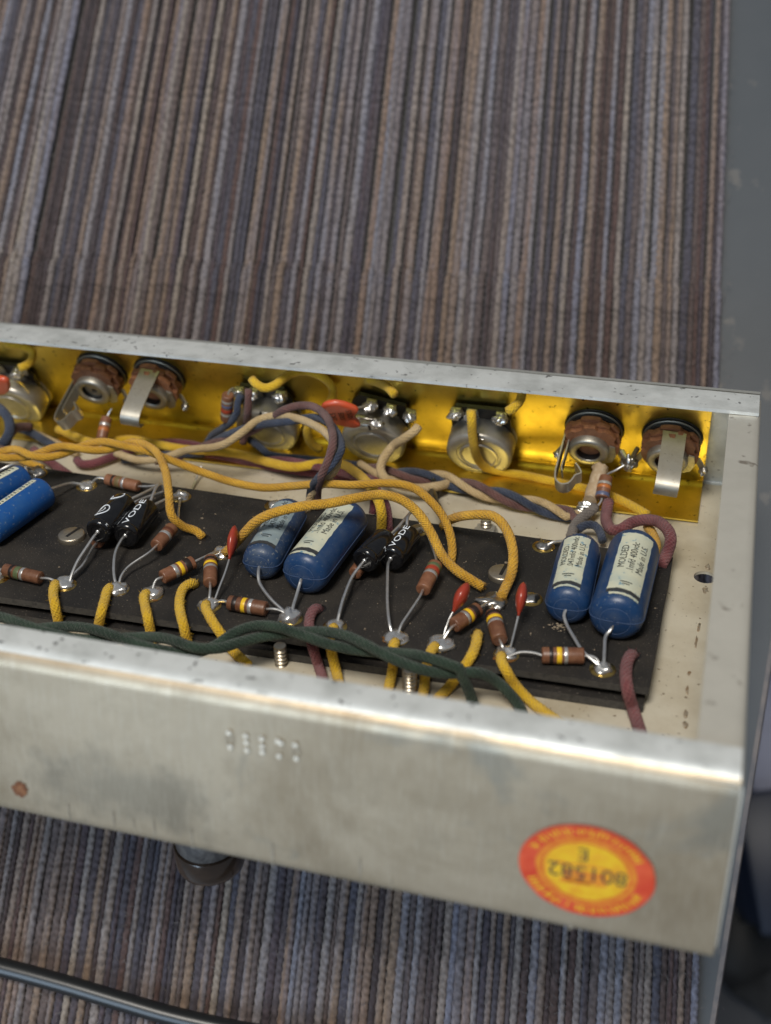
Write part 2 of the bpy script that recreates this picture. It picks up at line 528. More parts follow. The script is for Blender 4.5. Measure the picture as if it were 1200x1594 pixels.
def twisted(center, k, off, pitch, phase=0.0, step=1.2):
    path = spline(center, step)
    T, N = frames_along(path)
    out = [[] for _ in range(k)]
    L = 0
    for i, p in enumerate(path):
        if i:
            L += (p - path[i - 1]).length
        B = T[i].cross(N[i])
        for j in range(k):
            a = phase + 2 * math.pi * (L / pitch + j / k)
            out[j].append(p + (N[i] * math.cos(a) + B * math.sin(a)) * off)
    return out

def fuzz(path, r, per_mm=1.6, ends=0):
    """stray cotton fibres standing off the cloth"""
    T, N = frames_along(path)
    vs, fs = [], []
    L = sum((path[i] - path[i - 1]).length for i in range(1, len(path)))
    def fib(p, d, l, side, bend):
        k = len(vs)
        w = side * 0.05
        vs.extend([p - w, p + w, p + d * l * .5 + bend * .3 * l + w * .8, p + d * l * .5 + bend * .3 * l - w * .8, p + d * l * .8 + bend * l * .8])
        fs.extend([(k, k + 1, k + 2, k + 3), (k + 3, k + 2, k + 4)])
    for _ in range(int(L * per_mm * 2.6)):
        i = random.randrange(len(path))
        B = T[i].cross(N[i])
        a = random.uniform(0, 2 * math.pi)
        d = N[i] * math.cos(a) + B * math.sin(a)
        t = T[i] * random.uniform(-1, 1)
        fib(path[i] + d * r * .97, (d * .7 + t).normalized(), random.uniform(.3, .9), T[i].cross(d), V((random.uniform(-1, 1), random.uniform(-1, 1), random.uniform(-1, 1))))
    for which in range(ends):
        i = -1 if which == 0 else 0
        B = T[i].cross(N[i])
        tt = T[i] if i == -1 else -T[i]
        for _ in range(46):
            a = random.uniform(0, 2 * math.pi)
            d = N[i] * math.cos(a) + B * math.sin(a)
            fib(path[i] + d * r * random.uniform(.5, 1.0) - tt * .4, (tt + d * random.uniform(.1, .9)).normalized(), random.uniform(.8, 1.9), tt.cross(d), V((random.uniform(-1, 1), random.uniform(-1, 1), random.uniform(-1, 1))) * .5)
    return vs, fs

def wire(name, label, pts, r, mat, group=None, fz=1.6, ends=0, raw=False, cat="wire"):
    path = pts if raw else spline(pts)
    at = path[0]
    t = Thing(name, label, cat, at, group)
    t.part("insulation", tube(path, r, 16, 0.05), mat, sharp=None)
    if fz:
        f = t.part("fuzz", fuzz(path, r, fz, ends), mat, smooth=False, sharp=None)
        f["kind"] = "stuff"
    return t

def blob(c, r, bas=None, lump=0.18, seed=0, n=20, m=14):
    X, Y, Z = bas or (V((1, 0, 0)), V((0, 1, 0)), V((0, 0, 1)))
    c = V(c)
    r = r if hasattr(r, '__len__') else (r, r, r)
    vs, fs = [], []
    for j in range(m + 1):
        th = math.pi * j / m
        for i in range(n):
            a = 2 * math.pi * i / n
            d = V((math.sin(th) * math.cos(a), math.sin(th) * math.sin(a), math.cos(th)))
            k = 1 + lump * noise.noise(d * 1.7 + V((seed * 3.1, seed * 1.7, seed)))
            vs.append(c + X * d.x * r[0] * k + Y * d.y * r[1] * k + Z * d.z * r[2] * k)
    for j in range(m):
        for i in range(n):
            a, b = j * n + i, j * n + (i + 1) % n
            fs.append((a, a + n, b + n, b))
    return vs, fs

def ribbon(path, w_dir, width, thick):
    """a bent flat strip: path of points, constant width direction"""
    path = [V(p) for p in path]
    W = V(w_dir).normalized() * width / 2
    vs, fs = [], []
    for i, p in enumerate(path):
        t = (path[min(i + 1, len(path) - 1)] - path[max(i - 1, 0)]).normalized()
        nn = t.cross(W).normalized() * thick / 2
        vs += [p - W - nn, p + W - nn, p + W + nn, p - W + nn]
    for i in range(len(path) - 1):
        a = i * 4
        for k in range(4):
            b = (k + 1) % 4
            fs.append((a + k, a + b, a + 4 + b, a + 4 + k))
    fs.append((3, 2, 1, 0))
    e = (len(path) - 1) * 4
    fs.append((e, e + 1, e + 2, e + 3))
    return vs, fs

_tc = {}
def text2d(s, size=1.0):
    if s not in _tc:
        cu = bpy.data.curves.new("t", 'FONT')
        cu.body = s
        cu.size = 1.0
        cu.resolution_u = 3
        ob = bpy.data.objects.new("t", cu)
        COL.objects.link(ob)
        dg = bpy.context.evaluated_depsgraph_get()
        me = bpy.data.meshes.new_from_object(ob.evaluated_get(dg))
        bm = bmesh.new()
        bm.from_mesh(me)
        bmesh.ops.triangulate(bm, faces=bm.faces[:])
        for _ in range(2):
            bmesh.ops.subdivide_edges(bm, edges=[e for e in bm.edges if e.calc_length() > 0.16], cuts=1)
            bmesh.ops.triangulate(bm, faces=bm.faces[:])
        bm.verts.index_update()
        _tc[s] = ([(v.co.x, v.co.y) for v in bm.verts], [tuple(v.index for v in f.verts) for f in bm.faces])
        bm.free()
        bpy.data.objects.remove(ob)
        bpy.data.curves.remove(cu)
        bpy.data.meshes.remove(me)
    vs, fs = _tc[s]
    return [(x * size, y * size) for x, y in vs], fs

# ================================================================== THE SETTING
# ------------------------------------------------------------------ table, woven mat, floor below
def world_mesh(name, verts, faces, mat, parent=None, smooth=False, base=(0, 0, 0)):
    return make(name, verts, faces, mat, parent, smooth, None, base, Matrix.Identity(4), 40 if smooth else None)

def edge_x(y):           # right edge of the table top (mm)
    return 94.9 + 0.152 * y
tv = [(-900, -500, -2.2), (edge_x(-500), -500, -2.2), (edge_x(1200), 1200, -2.2), (-900, 1200, -2.2)]
TB = Thing("table", "dark blue grey laminate table top under the striped mat", "table", (0, 0, -2.2), frame=Matrix.Identity(4))
TB.o["kind"] = "structure"
tt = [V(v) for v in tv]
TB.part("table_top", (tt + [v - V((0, 0, 26)) for v in tt], [(0, 1, 2, 3), (7, 6, 5, 4), (0, 4, 5, 1), (2, 6, 7, 3), (3, 7, 4, 0)]), "table_laminate", smooth=False)
ex = [V((edge_x(y), y, -2.3)) for y in (-500, -200, 0, 200, 500, 1200)]
ev, ef = [], []
for p in ex:
    for dx, dz in ((-1.2, 0.25), (0.6, 0.15), (1.3, -1.0), (1.3, -26), (-0.2, -26.5)):
        ev.append(p + V((dx, 0, dz)))
for i in range(len(ex) - 1):
    for k in range(4):
        a = i * 5 + k
        ef.append((a, a + 1, a + 6, a + 5))
TB.part("edging_strip", (ev, ef), "table_edging", smooth=True)

world_mesh("floor", [(-3000, -3000, -720), (3000, -3000, -720), (3000, 3000, -720), (-3000, 3000, -720)], [(0, 1, 2, 3)], "floor_grey")["kind"] = "structure"

# blurred things standing on the floor past the table edge
def floor_box(name, label, cat, c, s, mat, rz, bev):
    X = V((math.cos(rz), math.sin(rz), 0))
    Y = V((-math.sin(rz), math.cos(rz), 0))
    t = Thing(name, label, cat, (c[0], c[1], c[2] - s[2] / 2), frame=Matrix.Identity(4))
    t.part("body", box(c, s, (X, Y, V((0, 0, 1))), bev), mat)
    t.part("lid", box((c[0], c[1], c[2] + s[2] / 2 + 6), (s[0] * 1.04, s[1] * 1.04, 14), (X, Y, V((0, 0, 1))), 5), mat)
    return t
floor_box("storage_tub", "pale lavender plastic tub on the floor past the table edge", "tub", (278.62, 140.42, -655), (120, 120, 100), "pale_plastic", 0.3, 25)
floor_box("storage_crate", "dark navy plastic crate on the floor below the pale tub", "crate", (274.25, 40.31, -640), (110, 110, 130), "navy_plastic", 0.2, 20)
bag = Thing("bag", "crumpled black bag slumped on the floor at lower right", "bag", (272.45, -36.35, -720), frame=Matrix.Identity(4))
bag.part("sack", blob((263.38, -2.39, -690), (60, 85, 30), lump=0.5, seed=3, n=24, m=16), "black_bag")
bag.part("neck", blob((257.7, 3.32, -655), (25, 30, 20), lump=0.5, seed=5), "black_bag")

# woven mat: every weft cord is its own twisted yarn
def yarn_material():
    m = bpy.data.materials.new("mat_yarn")
    m.use_nodes = True
    nt = m.node_tree
    b = nt.nodes["Principled BSDF"]
    b.inputs["Roughness"].default_value = 0.85
    b.inputs["Specular IOR Level"].default_value = 0.2
    b.inputs["Sheen Weight"].default_value = 0.1
    oi = nt.nodes.new("ShaderNodeObjectInfo")
    tc = nt.nodes.new("ShaderNodeTexCoord")
    mp = nt.nodes.new("ShaderNodeMapping")
    mp.inputs["Scale"].default_value = (200, 9, 200)
    nt.links.new(tc.outputs["Object"], mp.inputs[0])
    ad = nt.nodes.new("ShaderNodeVectorMath")
    ad.operation = 'ADD'
    nt.links.new(mp.outputs[0], ad.inputs[0])
    sc = nt.nodes.new("ShaderNodeMath")
    sc.operation = 'MULTIPLY'
    sc.inputs[1].default_value = 77.0
    nt.links.new(oi.outputs["Random"], sc.inputs[0])
    nt.links.new(sc.outputs[0], ad.inputs[1])
    n = nt.nodes.new("ShaderNodeTexNoise")
    n.inputs["Scale"].default_value = 1.0
    n.inputs["Detail"].default_value = 4
    nt.links.new(ad.outputs[0], n.inputs["Vector"])
    mm = nt.nodes.new("ShaderNodeMath")
    mm.operation = 'MULTIPLY_ADD'
    mm.inputs[1].default_value = 0.35
    nt.links.new(n.outputs["Fac"], mm.inputs[0])
    nt.links.new(oi.outputs["Random"], mm.inputs[2])
    fr = nt.nodes.new("ShaderNodeMath")
    fr.operation = 'FRACT'
    nt.links.new(mm.outputs[0], fr.inputs[0])
    def palette(cols):
        cr = nt.nodes.new("ShaderNodeValToRGB")
        el = cr.color_ramp.elements
        el[0].position, el[0].color = 0.0, (*cols[0], 1)
        el[1].position, el[1].color = 1.0, (*cols[0], 1)
        for i, c in enumerate(cols[1:], 1):
            el.new(i / len(cols)).color = (*c, 1)
        nt.links.new(fr.outputs[0], cr.inputs[0])
        return cr.outputs[0]
    light = palette([(0.175, 0.147, 0.133), (0.152, 0.105, 0.080), (0.124, 0.124, 0.157), (0.205, 0.169, 0.138), (0.117, 0.105, 0.116), (0.164, 0.116, 0.084), (0.138, 0.136, 0.162)])
    dark = palette([(0.047, 0.036, 0.037), (0.079, 0.049, 0.043), (0.052, 0.047, 0.060), (0.096, 0.075, 0.071), (0.060, 0.040, 0.035), (0.065, 0.062, 0.078)])  # dark yarns; also stand in for the shaded gaps between pale cords
    pick = nt.nodes.new("ShaderNodeMix")
    pick.data_type = 'RGBA'
    nt.links.new(oi.outputs["Object Index"], pick.inputs[0])
    nt.links.new(dark, pick.inputs[6])
    nt.links.new(light, pick.inputs[7])
    nf = nt.nodes.new("ShaderNodeTexNoise")
    nf.inputs["Scale"].default_value = 420
    nf.inputs["Detail"].default_value = 6
    nt.links.new(tc.outputs["Object"], nf.inputs["Vector"])
    mr = nt.nodes.new("ShaderNodeMapRange")
    mr.inputs[1].default_value = 0.3
    mr.inputs[2].default_value = 0.7
    mr.inputs[3].default_value = 0.55
    mr.inputs[4].default_value = 1.5
    nt.links.new(nf.outputs["Fac"], mr.inputs[0])
    mu = nt.nodes.new("ShaderNodeVectorMath")
    mu.operation = 'MULTIPLY'
    nt.links.new(pick.outputs[2], mu.inputs[0])
    nt.links.new(mr.outputs[0], mu.inputs[1])
    nt.links.new(mu.outputs[0], b.inputs["Base Color"])
    MATS["mat_yarn"] = m
yarn_material()

MAT_X0, MAT_X1, MAT_Y0, MAT_Y1 = -330.0, 90.0, -130.0, 470.0
mat = Thing("woven_mat", "striped woven mat of brown, grey and blue cords covering the table", "mat", (0, 0, 0), frame=Matrix.Identity(4))
def yarn_mesh(k):
    """one soft two-ply cord lying along y"""
    vs, fs = [], []
    n = 8
    seg = 1150
    pitch = 2.7 + 0.16 * k
    kink = (-0.7, 0.5, 0.9, -0.3, 0.2, 1.1)[k]
    ph = 0.0
    for i in range(seg + 1):
        y = MAT_Y0 + (MAT_Y1 - MAT_Y0) * i / seg
        ph += 2 * math.pi * (MAT_Y1 - MAT_Y0) / seg / pitch * (1 + 0.35 * noise.noise(V((k * 3, y * 0.05, 2))))
        cz = 0.6 + 0.45 * noise.noise(V((k * 9, y * 0.03, 0))) + 0.9 * math.exp(-((y - 249.5) / 2.4) ** 2) - 0.9 * math.exp(-((y - 256) / 2.6) ** 2)
        cx = 0.55 * noise.noise(V((k * 5, y * 0.018, 7))) + kink / (1 + math.exp(-(y - 253 - 2 * kink) / 2.0))
        rr = 1.92 * (1 + 0.16 * noise.noise(V((k * 2, y * 0.07, 4))) + 0.08 * noise.noise(V((k * 2, y * 0.4, 9))))
        for j in range(n):
            a = 2 * math.pi * j / n
            r = rr + 0.20 * math.cos(2 * a - ph)
            vs.append((cx + r * 1.12 * math.cos(a), y, cz + r * 0.85 * math.sin(a)))
    for i in range(seg):
        for j in range(n):
            a, b = i * n + j, i * n + (j + 1) % n
            fs.append((a, a + n, b + n, b))
    return vs, fs
ym = []
for k in range(6):
    o = make("weft_cord", *yarn_mesh(k), "mat_yarn", mat.o, True, None, (0, 0, 0))
    ym.append(o)
x = MAT_X1 - 7.0
i = 0
cord_x = []
while x > MAT_X0:
    pale = (i % 2 == 0) if random.random() > 0.22 else (i % 2 == 1)
    wid = random.choice((2.3, 2.7, 3.0, 3.4)) if pale else random.choice((2.0, 2.4, 2.8, 3.3))
    x -= wid / 2
    if i < 6:
        o = ym[i]
    else:
        o = ym[random.randrange(6)].copy()
        COL.objects.link(o)
        o.parent = mat.o
    o.pass_index = 1 if pale else 0
    o.location = (x * MM, random.uniform(-2.5, 2.5) * MM, (random.uniform(0.0, 0.4) if pale else random.uniform(-0.5, 0.0)) * MM)
    o.scale = (wid / 3.9, 1, 0.85 + 0.2 * random.random())
    o.rotation_euler = (0, 0, random.uniform(-.0016, .0016) + (-0.018 + 0.018 * min(1.0, i / 80.0)))
    cord_x.append(x)
    x -= wid / 2
    i += 1
# stray fibres and lint raised by wear
fv, ff = [], []
for i in range(15000):
    cx, cy = random.uniform(-285, 92), random.uniform(-75, 425)
    a = random.gauss(0, 0.9) + math.pi / 2
    l = random.uniform(1.0, 3.2)
    z0 = random.uniform(1.6, 2.6)
    d = V((math.cos(a), math.sin(a), 0))
    s_ = V((-d.y, d.x, 0)) * random.uniform(.05, .10)
    m_ = V((random.uniform(-.4, .4), random.uniform(-.4, .4), random.uniform(.1, .5)))
    c = V((cx, cy, z0))
    k = len(fv)
    fv += [c - s_, c + s_, c + d * l * .5 + m_ + s_, c + d * l * .5 + m_ - s_, c + d * l + V((0, 0, -.3))]
    ff += [(k, k + 1, k + 2, k + 3), (k + 3, k + 2, k + 4)]
material("lint", (0.15, 0.13, 0.12), 0.9, 0, var=(0.05, 0.045, 0.05), var_scale=300, var_amt=0.9)
lint = mat.part("lint_fibres", (fv, ff), "lint", smooth=False)
lint["kind"] = "stuff"
mat.part("backing_cloth", ([(MAT_X0, MAT_Y0, -1.2), (77, MAT_Y0, -1.2), (84, MAT_Y1, -1.2), (MAT_X0, MAT_Y1, -1.2)], [(0, 1, 2, 3)]), "black_bag", smooth=False)

# power cable lying on the mat, lower left
cab = Thing("power_cable", "black rubber mains cable lying across the mat at lower left", "cable", (-194.49, -47.7, 6), frame=Matrix.Identity(4))
cpath = spline([(-420, 30, 1.5 + 3.6), (-300, 8, 5.5), (-219.38, -47.19, 8), (-193.58, -47.95, 8), (-178.05, -49.43, 8), (-152.26, -53.06, 8), (-131.84, -56.45, 8), (-109.22, -60, 8), (-82.23, -62.58, 8), (-48.63, -64.41, 8), (30, -95, 6), (95, -140, 4.5), (130, -260, 1.6), (120, -420, 1.6)], 3)
cab.part("sheath", tube(cpath, 3.5, 20), "black_rubber")

# ================================================================== CHASSIS
XL, XR = -345.0, 0.0
H = 48.9
chassis = Thing("amplifier_chassis", "bare plated steel amplifier chassis, open side up, tilted on the mat", "chassis", (-100, 95, 0))

def sheet(profile, x0, x1, thick, nx=1, side=1):
    """fold a sheet along x: profile of (y,z) points on its outer skin, thickness put on the given side"""
    pts = [V((0, y, z)) for y, z in profile]
    inner = []
    for i, p in enumerate(pts):
        t = (pts[min(i + 1, len(pts) - 1)] - pts[max(i - 1, 0)]).normalized()
        nn = V((0, -t.z, t.y)) * side
        inner.append(p + nn * thick)
    loop = pts + inner[::-1]
    m = len(loop)
    vs, fs = [], []
    for j in range(nx + 1):
        x = x0 + (x1 - x0) * j / nx
        vs += [V((x, p.y, p.z)) for p in loop]
    for j in range(nx):
        for k in range(m):
            a, b = j * m + k, j * m + (k + 1) % m
            fs.append((a, b, b + m, a + m))
    fs.append(tuple(range(m)))
    fs.append(tuple(nx * m + k for k in range(m - 1, -1, -1)))
    return vs, fs

def arc(cy, cz, r, a0, a1, n=8):
    return [(cy + r * math.cos(math.radians(a0 + (a1 - a0) * i / n)), cz + r * math.sin(math.radians(a0 + (a1 - a0) * i / n))) for i in range(n + 1)]

# near wall with its rounded shoulder and inward flange (outer skin runs flange -> shoulder -> wall -> foot)
chassis.part("near_flange", sheet([(11.3, H - .1), (9, H + .05), (5.9, H)] + arc(5.2, H - 4.8, 4.8, 94, 124, 5), XL, -0.2, 1.15, 1, 1), "rim_steel", sharp=50)
nw = arc(5.2, H - 4.8, 4.8, 124.5, 176, 10) + [(-1.2, 33), (-2.6, 18), (-4.4, 3.2)] + arc(-2.4, 2.0, 2.0, 185, 268, 5) + [(1.5, 0.0)]
chassis.part("near_wall", sheet(nw, XL, -0.2, 1.15, 1, 1), "wall_steel", sharp=50)
# slanted control panel wall with its flange
fw = [(211.0, 0.0)] + arc(212.2, 1.6, 1.6, -95, 15, 5) + [(190.9, H - 1.6)] + arc(189.3, H - 1.3, 1.3, 20, 95, 4) + [(183, H), (175.6, H - .1)]
chassis.part("control_panel", sheet(fw, XL, -0.3, 1.15, 1, 1), "rim_steel", sharp=50)
# cosmetic face plate on the outside of the panel, its top edge showing past the rim
fp = [(215.2, 0.5), (192.6, H - 2.2)]
fpv, fpf = sheet(fp, XL, 0.0, 1.0, 1, -1)
fpv = [v + V((0, 0.9 + 1.6 * max(0.0, (v.x + 120) / 120.0), 0)) if v.z > 20 else v + V((0, 0.9, 0)) for v in fpv]
chassis.part("face_plate", (fpv, fpf), "raw_edge", smooth=False)
# end wall with inward flange
ew = [(-9.6, H - 1.5), (-2.2, H - 1.35), (-0.5, H - 1.5), (0.4, H - 2.2), (0.6, H - 4), (0.4, 3), (-1.0, 0.6), (-3, 0.0)]
evs, efs = [], []
pts = [V((x, 0, z)) for x, z in ew]
inn = []
for i, p in enumerate(pts):
    t = (pts[min(i + 1, len(pts) - 1)] - pts[max(i - 1, 0)]).normalized()
    inn.append(p + V((t.z, 0, -t.x)) * 1.1)
loop = pts + inn[::-1]
for tpos in (0.0, 1.0):
    for p in loop:
        kk = p.z / H
        y0 = (-3.6 * (1 - kk) + 1.4 * kk) + 0.3
        y1 = (210.5 * (1 - kk) + 189.0 * kk) - 0.3
        yy = y0 + (y1 - y0) * tpos
        if tpos == 1.0 and p.x < -8:
            yy -= 3.0
        evs.append(V((p.x, yy, p.z)))
mL = len(loop)
for k in range(mL):
    efs.append((k, k + mL, (k + 1) % mL + mL, (k + 1) % mL))
efs.append(tuple(range(mL)))
efs.append(tuple(mL + k for k in range(mL - 1, -1, -1)))
chassis.part("end_wall", (evs, efs), "end_steel", sharp=50)
# left end wall, past the picture's edge
lw = [(XL - 1.0, -4.2, 0.5), (XL - 1.0, 212.0, 0.5), (XL - 1.0, 189.5, H - 1.6), (XL - 1.0, 1.5, H - 1.6)]
lwv = [V(v) for v in lw] + [V(v) + V((0.9, 0, 0)) for v in lw]
chassis.part("end_wall", (lwv, [(0, 1, 2, 3), (7, 6, 5, 4), (0, 4, 5, 1), (1, 5, 6, 2), (2, 6, 7, 3), (3, 7, 4, 0)]), "end_steel", smooth=False)
# floor pan with a real hole by the end wall
def plate_with_holes(outer, holes, z0, z1):
    bm = bmesh.new()
    loops = [outer] + [[(cx + r * math.cos(2 * math.pi * i / 20), cy + r * math.sin(2 * math.pi * i / 20)) for i in range(20)] for cx, cy, r in holes]
    for lp in loops:
        vv = [bm.verts.new((x, y, z1)) for x, y in lp]
        for i in range(len(vv)):
            bm.edges.new((vv[i], vv[(i + 1) % len(vv)]))
    bmesh.ops.triangle_fill(bm, use_beauty=True, use_dissolve=False, edges=bm.edges[:])
    r = bmesh.ops.extrude_face_region(bm, geom=bm.faces[:])
    for v in r["geom"]:
        if isinstance(v, bmesh.types.BMVert):
            v.co.z = z0
    bmesh.ops.recalc_face_normals(bm, faces=bm.faces[:])
    bm.verts.index_update()
    out = [v.co.copy() for v in bm.verts], [tuple(v.index for v in f.verts) for f in bm.faces]
    bm.free()
    return out
chassis.part("floor_pan", plate_with_holes([(XL, 1.6), (-3.1, 1.6), (-3.1, 210.9), (XL, 210.9)], [(-10.6, 147.9, 3.6)], -0.1, 1.02), "floor_steel", smooth=False)
# weld beads and rust where the end wall's foot meets the floor
for k, (p, rx, ry) in enumerate((((-10.38, 154.45, 1), 1.6, 2.2), ((-10.41, 140.5, 1), 1.7, 2.4), ((-11.09, 118.81, 1), 0.9, 3.0), ((-11.58, 111.28, 1), 0.7, 3.6), ((-12.06, 95.81, 1), 1.0, 1.2),
                                 ((-12.05, 87.65, 1), 0.9, 2.6), ((-12.01, 76.96, 1), 1.5, 2.6), ((-11.87, 72.54, 1), 1.3, 1.8))):
    chassis.part("weld_bead", blob((p[0] + random.uniform(-.2, .5), p[1], 0.98), (rx * .5, ry * .8, 0.24), lump=0.9, seed=k + 1, n=18, m=8), "weld")
# rust and grime on the near wall, drips along its foot
def wall_spot(name, c, rx, rz, mat, th=0.06, seed=0, irr=0.35):
    c = V(c)
    tx = V((1, 0, 0))
    tz = V((0, 4.8, 48.9)).normalized()
    nn = V((0, -tz.z, tz.y))
    vs = [c + nn * th]
    n = 36
    for i in range(n):
        a = 2 * math.pi * i / n
        k = 1 + irr * noise.noise(V((math.cos(a) * 4.5, math.sin(a) * 4.5, seed * 2.3)))
        vs.append(c + tx * rx * k * math.cos(a) + tz * rz * k * math.sin(a) + nn * 0.02)
    return chassis.part(name, (vs, [(0, 1 + i, 1 + (i + 1) % n) for i in range(n)]), mat)
wall_spot("rust_spot", (-173.03, -3.98, 8.65), 2.1, 2.4, "rust", 0.2, 1, 0.4)
for k, (p, rx, rz) in enumerate((((-159.52, -4.34, 5.01), .22, 2.4), ((-146.86, -4.33, 5.13), .2, 2.6), ((-141.29, -4.28, 5.64), .16, 2.0), ((-135.66, -4.28, 5.57), .18, 2.6),
                                 ((-125.51, -4.42, 4.19), .25, 2.8), ((-104.3, -4.38, 4.62), .4, 3.2), ((-82.1, -4.25, 5.88), .3, 3.0), ((-74.17, -4.51, 3.21), .16, 1.6), ((-31.79, -4.66, 1.75), .4, 1.0))):
    wall_spot("drip_stain", p, rx, rz, "drip", 0.03, k, 0.6)
# stamped serial digits: pairs and triples of small raised dimples
WZ = V((0, 4.8, 48.9)).normalized()
WN = V((0, -WZ.z, WZ.y))
for k, p in enumerate(((-113.74, -1.04, 38.3), (-113.65, -1.43, 34.32), (-109.57, -1.05, 38.25), (-109.51, -1.22, 36.46), (-109.46, -1.43, 34.29), (-105.59, -1.03, 38.36), (-105.53, -1.25, 36.21), (-105.61, -1.41, 34.56),
                       (-101.64, -1.02, 38.46), (-100.87, -1.06, 38.09), (-101.48, -1.43, 34.35), (-97.41, -1.04, 38.27), (-97.22, -1.41, 34.53))):
    chassis.part("stamped_dimple", lathe([(0.62, 0.0), (0.58, 0.18), (0.44, 0.20), (0.30, 0.02), (0.10, 0.01)], p, (V((1, 0, 0)), WZ, WN), 14, True), "stamp_bright")
for p0, p1 in (((-114.42, -1.11, 37.61), (-114.28, -1.41, 34.55)), ((-112.97, -1.1, 37.73), (-112.8, -1.36, 35.04)), ((-98.07, -1.13, 37.42), (-97.84, -1.37, 34.94)), ((-96.65, -1.1, 37.72), (-96.26, -1.34, 35.28))):
    chassis.part("stamped_stroke", tube(spline([p0, p1], 1), 0.09, 6), "grime")
# ------------------------------------------------------------------ brass plate inside the panel
bp = Thing("brass_plate", "bright brass grounding plate lining the control panel behind pots and jacks", "plate", panel_pt((-150, 5, 1.4)))
bx0, bx1 = -330.0, -15.0
def bpt(x, e, n):
    return panel_pt((x, e, n))
prof = [panel_pt((0, 50.5, 1.9))] + [panel_pt((0, 3.2, 1.9))] + [V((0, 208.6 - 0.3, 3.0)), V((0, 206.8, 2.05)), V((0, 204.5, 1.75))] + [V((0, 181.2, 1.7))]
prof = [(p.y, p.z) for p in prof]
bp.part("panel_sheet", sheet(prof, bx0, bx1, 0.5, 1, -1), "brass", sharp=60)

# ------------------------------------------------------------------ component board
ZB = 9.0
board = Thing("component_board", "black fibre eyelet board carrying the small parts", "circuit board", (-150, 110, 1.1))
def quad_plate(c4, z0, z1, n=40, wob=0.25, bow=0.0):
    (ax, ay), (bx_, by), (cx, cy), (dx, dy) = c4      # far-left, far-right, near-right, near-left
    top = []
    for i in range(n + 1):
        t = i / n
        top.append((V((ax + (bx_ - ax) * t, ay + (by - ay) * t + wob * noise.noise(V((t * 9, 1, z0))), 0))))
    right = [V((bx_ + (cx - bx_) * t + wob * noise.noise(V((t * 5, 3, z0))), by + (cy - by) * t, 0)) for t in [i / 10 for i in range(1, 10)]]
    bot = []
    for i in range(n + 1):
        t = i / n
        bot.append(V((cx + (dx - cx) * t, cy + (dy - cy) * t + wob * noise.noise(V((t * 9, 5, z0))), 0)))
    ring = top + right + bot
    m = len(ring)
    vs = [V((p.x, p.y, z1)) for p in ring] + [V((p.x, p.y, z0)) for p in ring]
    return vs, m
c4 = [(-335, 151.8), (-21.4, 145.0), (-22.4, 75.9), (-335, 67.4)]
vs, m = quad_plate(c4, 6.6, ZB)
board.part("upper_board", (vs, [tuple(range(m - 1, -1, -1))]), "black_fibre", smooth=False)
board.part("upper_board_edge", (vs, [(k, (k + 1) % m, (k + 1) % m + m, k + m) for k in range(m)] + [tuple(range(m, 2 * m))]), "board_edge", smooth=False)
c4b = [(-335, 152.0), (-21.9, 145.4), (-23.4, 74.7), (-335, 66.2)]
vs, m = quad_plate(c4b, 1.15, 3.9, wob=0.4)
board.part("lower_board", (vs, [tuple(range(m - 1, -1, -1))]), "black_fibre", smooth=False)
board.part("lower_board_edge", (vs, [(k, (k + 1) % m, (k + 1) % m + m, k + m) for k in range(m)] + [tuple(range(m, 2 * m))]), "board_edge", smooth=False)

EY = dict(E0=(-231.42, 80.16, 9), E1=(-208, 81.49, 9), E2=(-190.2, 83.35, 9), E3=(-178.13, 83.09, 9), E4=(-158.01, 82.41, 9), E5=(-130.92, 82.3, 9), E6=(-116.59, 81.53, 9), E7=(-96.94, 80.59, 9),
          E8=(-83.61, 80.76, 9), E9=(-63.87, 81.06, 9), E10=(-36.03, 81.15, 9), F0=(-255.74, 145.87, 9), F1=(-232.62, 141.47, 9), F2=(-195.34, 142.38, 9), F3=(-106.43, 140.85, 9),
          F4=(-63.24, 141.13, 9), M1=(-165.84, 111.13, 9), M2=(-72.81, 105.71, 9), M3=(-61.97, 110.22, 9), M4=(-159.93, 144.98, 9))
EYELET = lathe([(1.9, -0.5), (1.9, 0.25), (2.2, 0.42), (2.9, 0.40), (3.75, 0.10), (3.8, 0.0), (3.7, -0.05)], (0, 0, 0), basis((0, 0, 1), (0, 1, 0)), 26, False)
SOLK = 1.28
sol = dict(E1=(2.6, 1.7), E2=(2.7, 1.5), E3=(2.8, 1.7), E4=(2.5, 1.6), E5=(2.7, 2.2), E6=(2.4, 1.2), E7=(3.0, 1.3), E8=(2.9, 1.8), E9=(2.6, 1.4), E10=(2.0, 1.4),
           F0=(2.6, 1.8), F1=(2.4, 1.5), F2=(2.4, 1.6), F3=(2.2, 1.0), F4=(2.3, 1.2), M1=(2.6, 1.6), M2=(3.4, 1.7), M3=(2.2, 1.0), M4=(2.0, 1.0), E0=(2.2, 1.4))
for k, (nm, p) in enumerate(EY.items()):
    e_ = board.part("eyelet", ([v + V(p) for v in EYELET[0]], EYELET[1]), "eyelet_brass")
    r_, h_ = sol[nm][0] * SOLK, sol[nm][1] * SOLK
    c_ = V(p) + V((random.uniform(-.4, .4), random.uniform(-.3, .3), 0.25))
    board.part("solder_joint", blob(c_, (r_, r_, h_), lump=0.35, seed=k), "dull_solder" if nm in ("M2", "M3", "F0", "F3", "F4") else "solder", parent=e_)
for k, nm in enumerate(("E2", "E7", "E9", "M1", "M2", "F3", "E3")):
    p = V(EY[nm])
    board.part("flux_stain", blob(p + V((random.uniform(-1, 1), random.uniform(-1.5, .5), .2)), (random.uniform(2.3, 3.0), random.uniform(1.9, 2.6), .28), lump=.7, seed=k + 30), "flux")
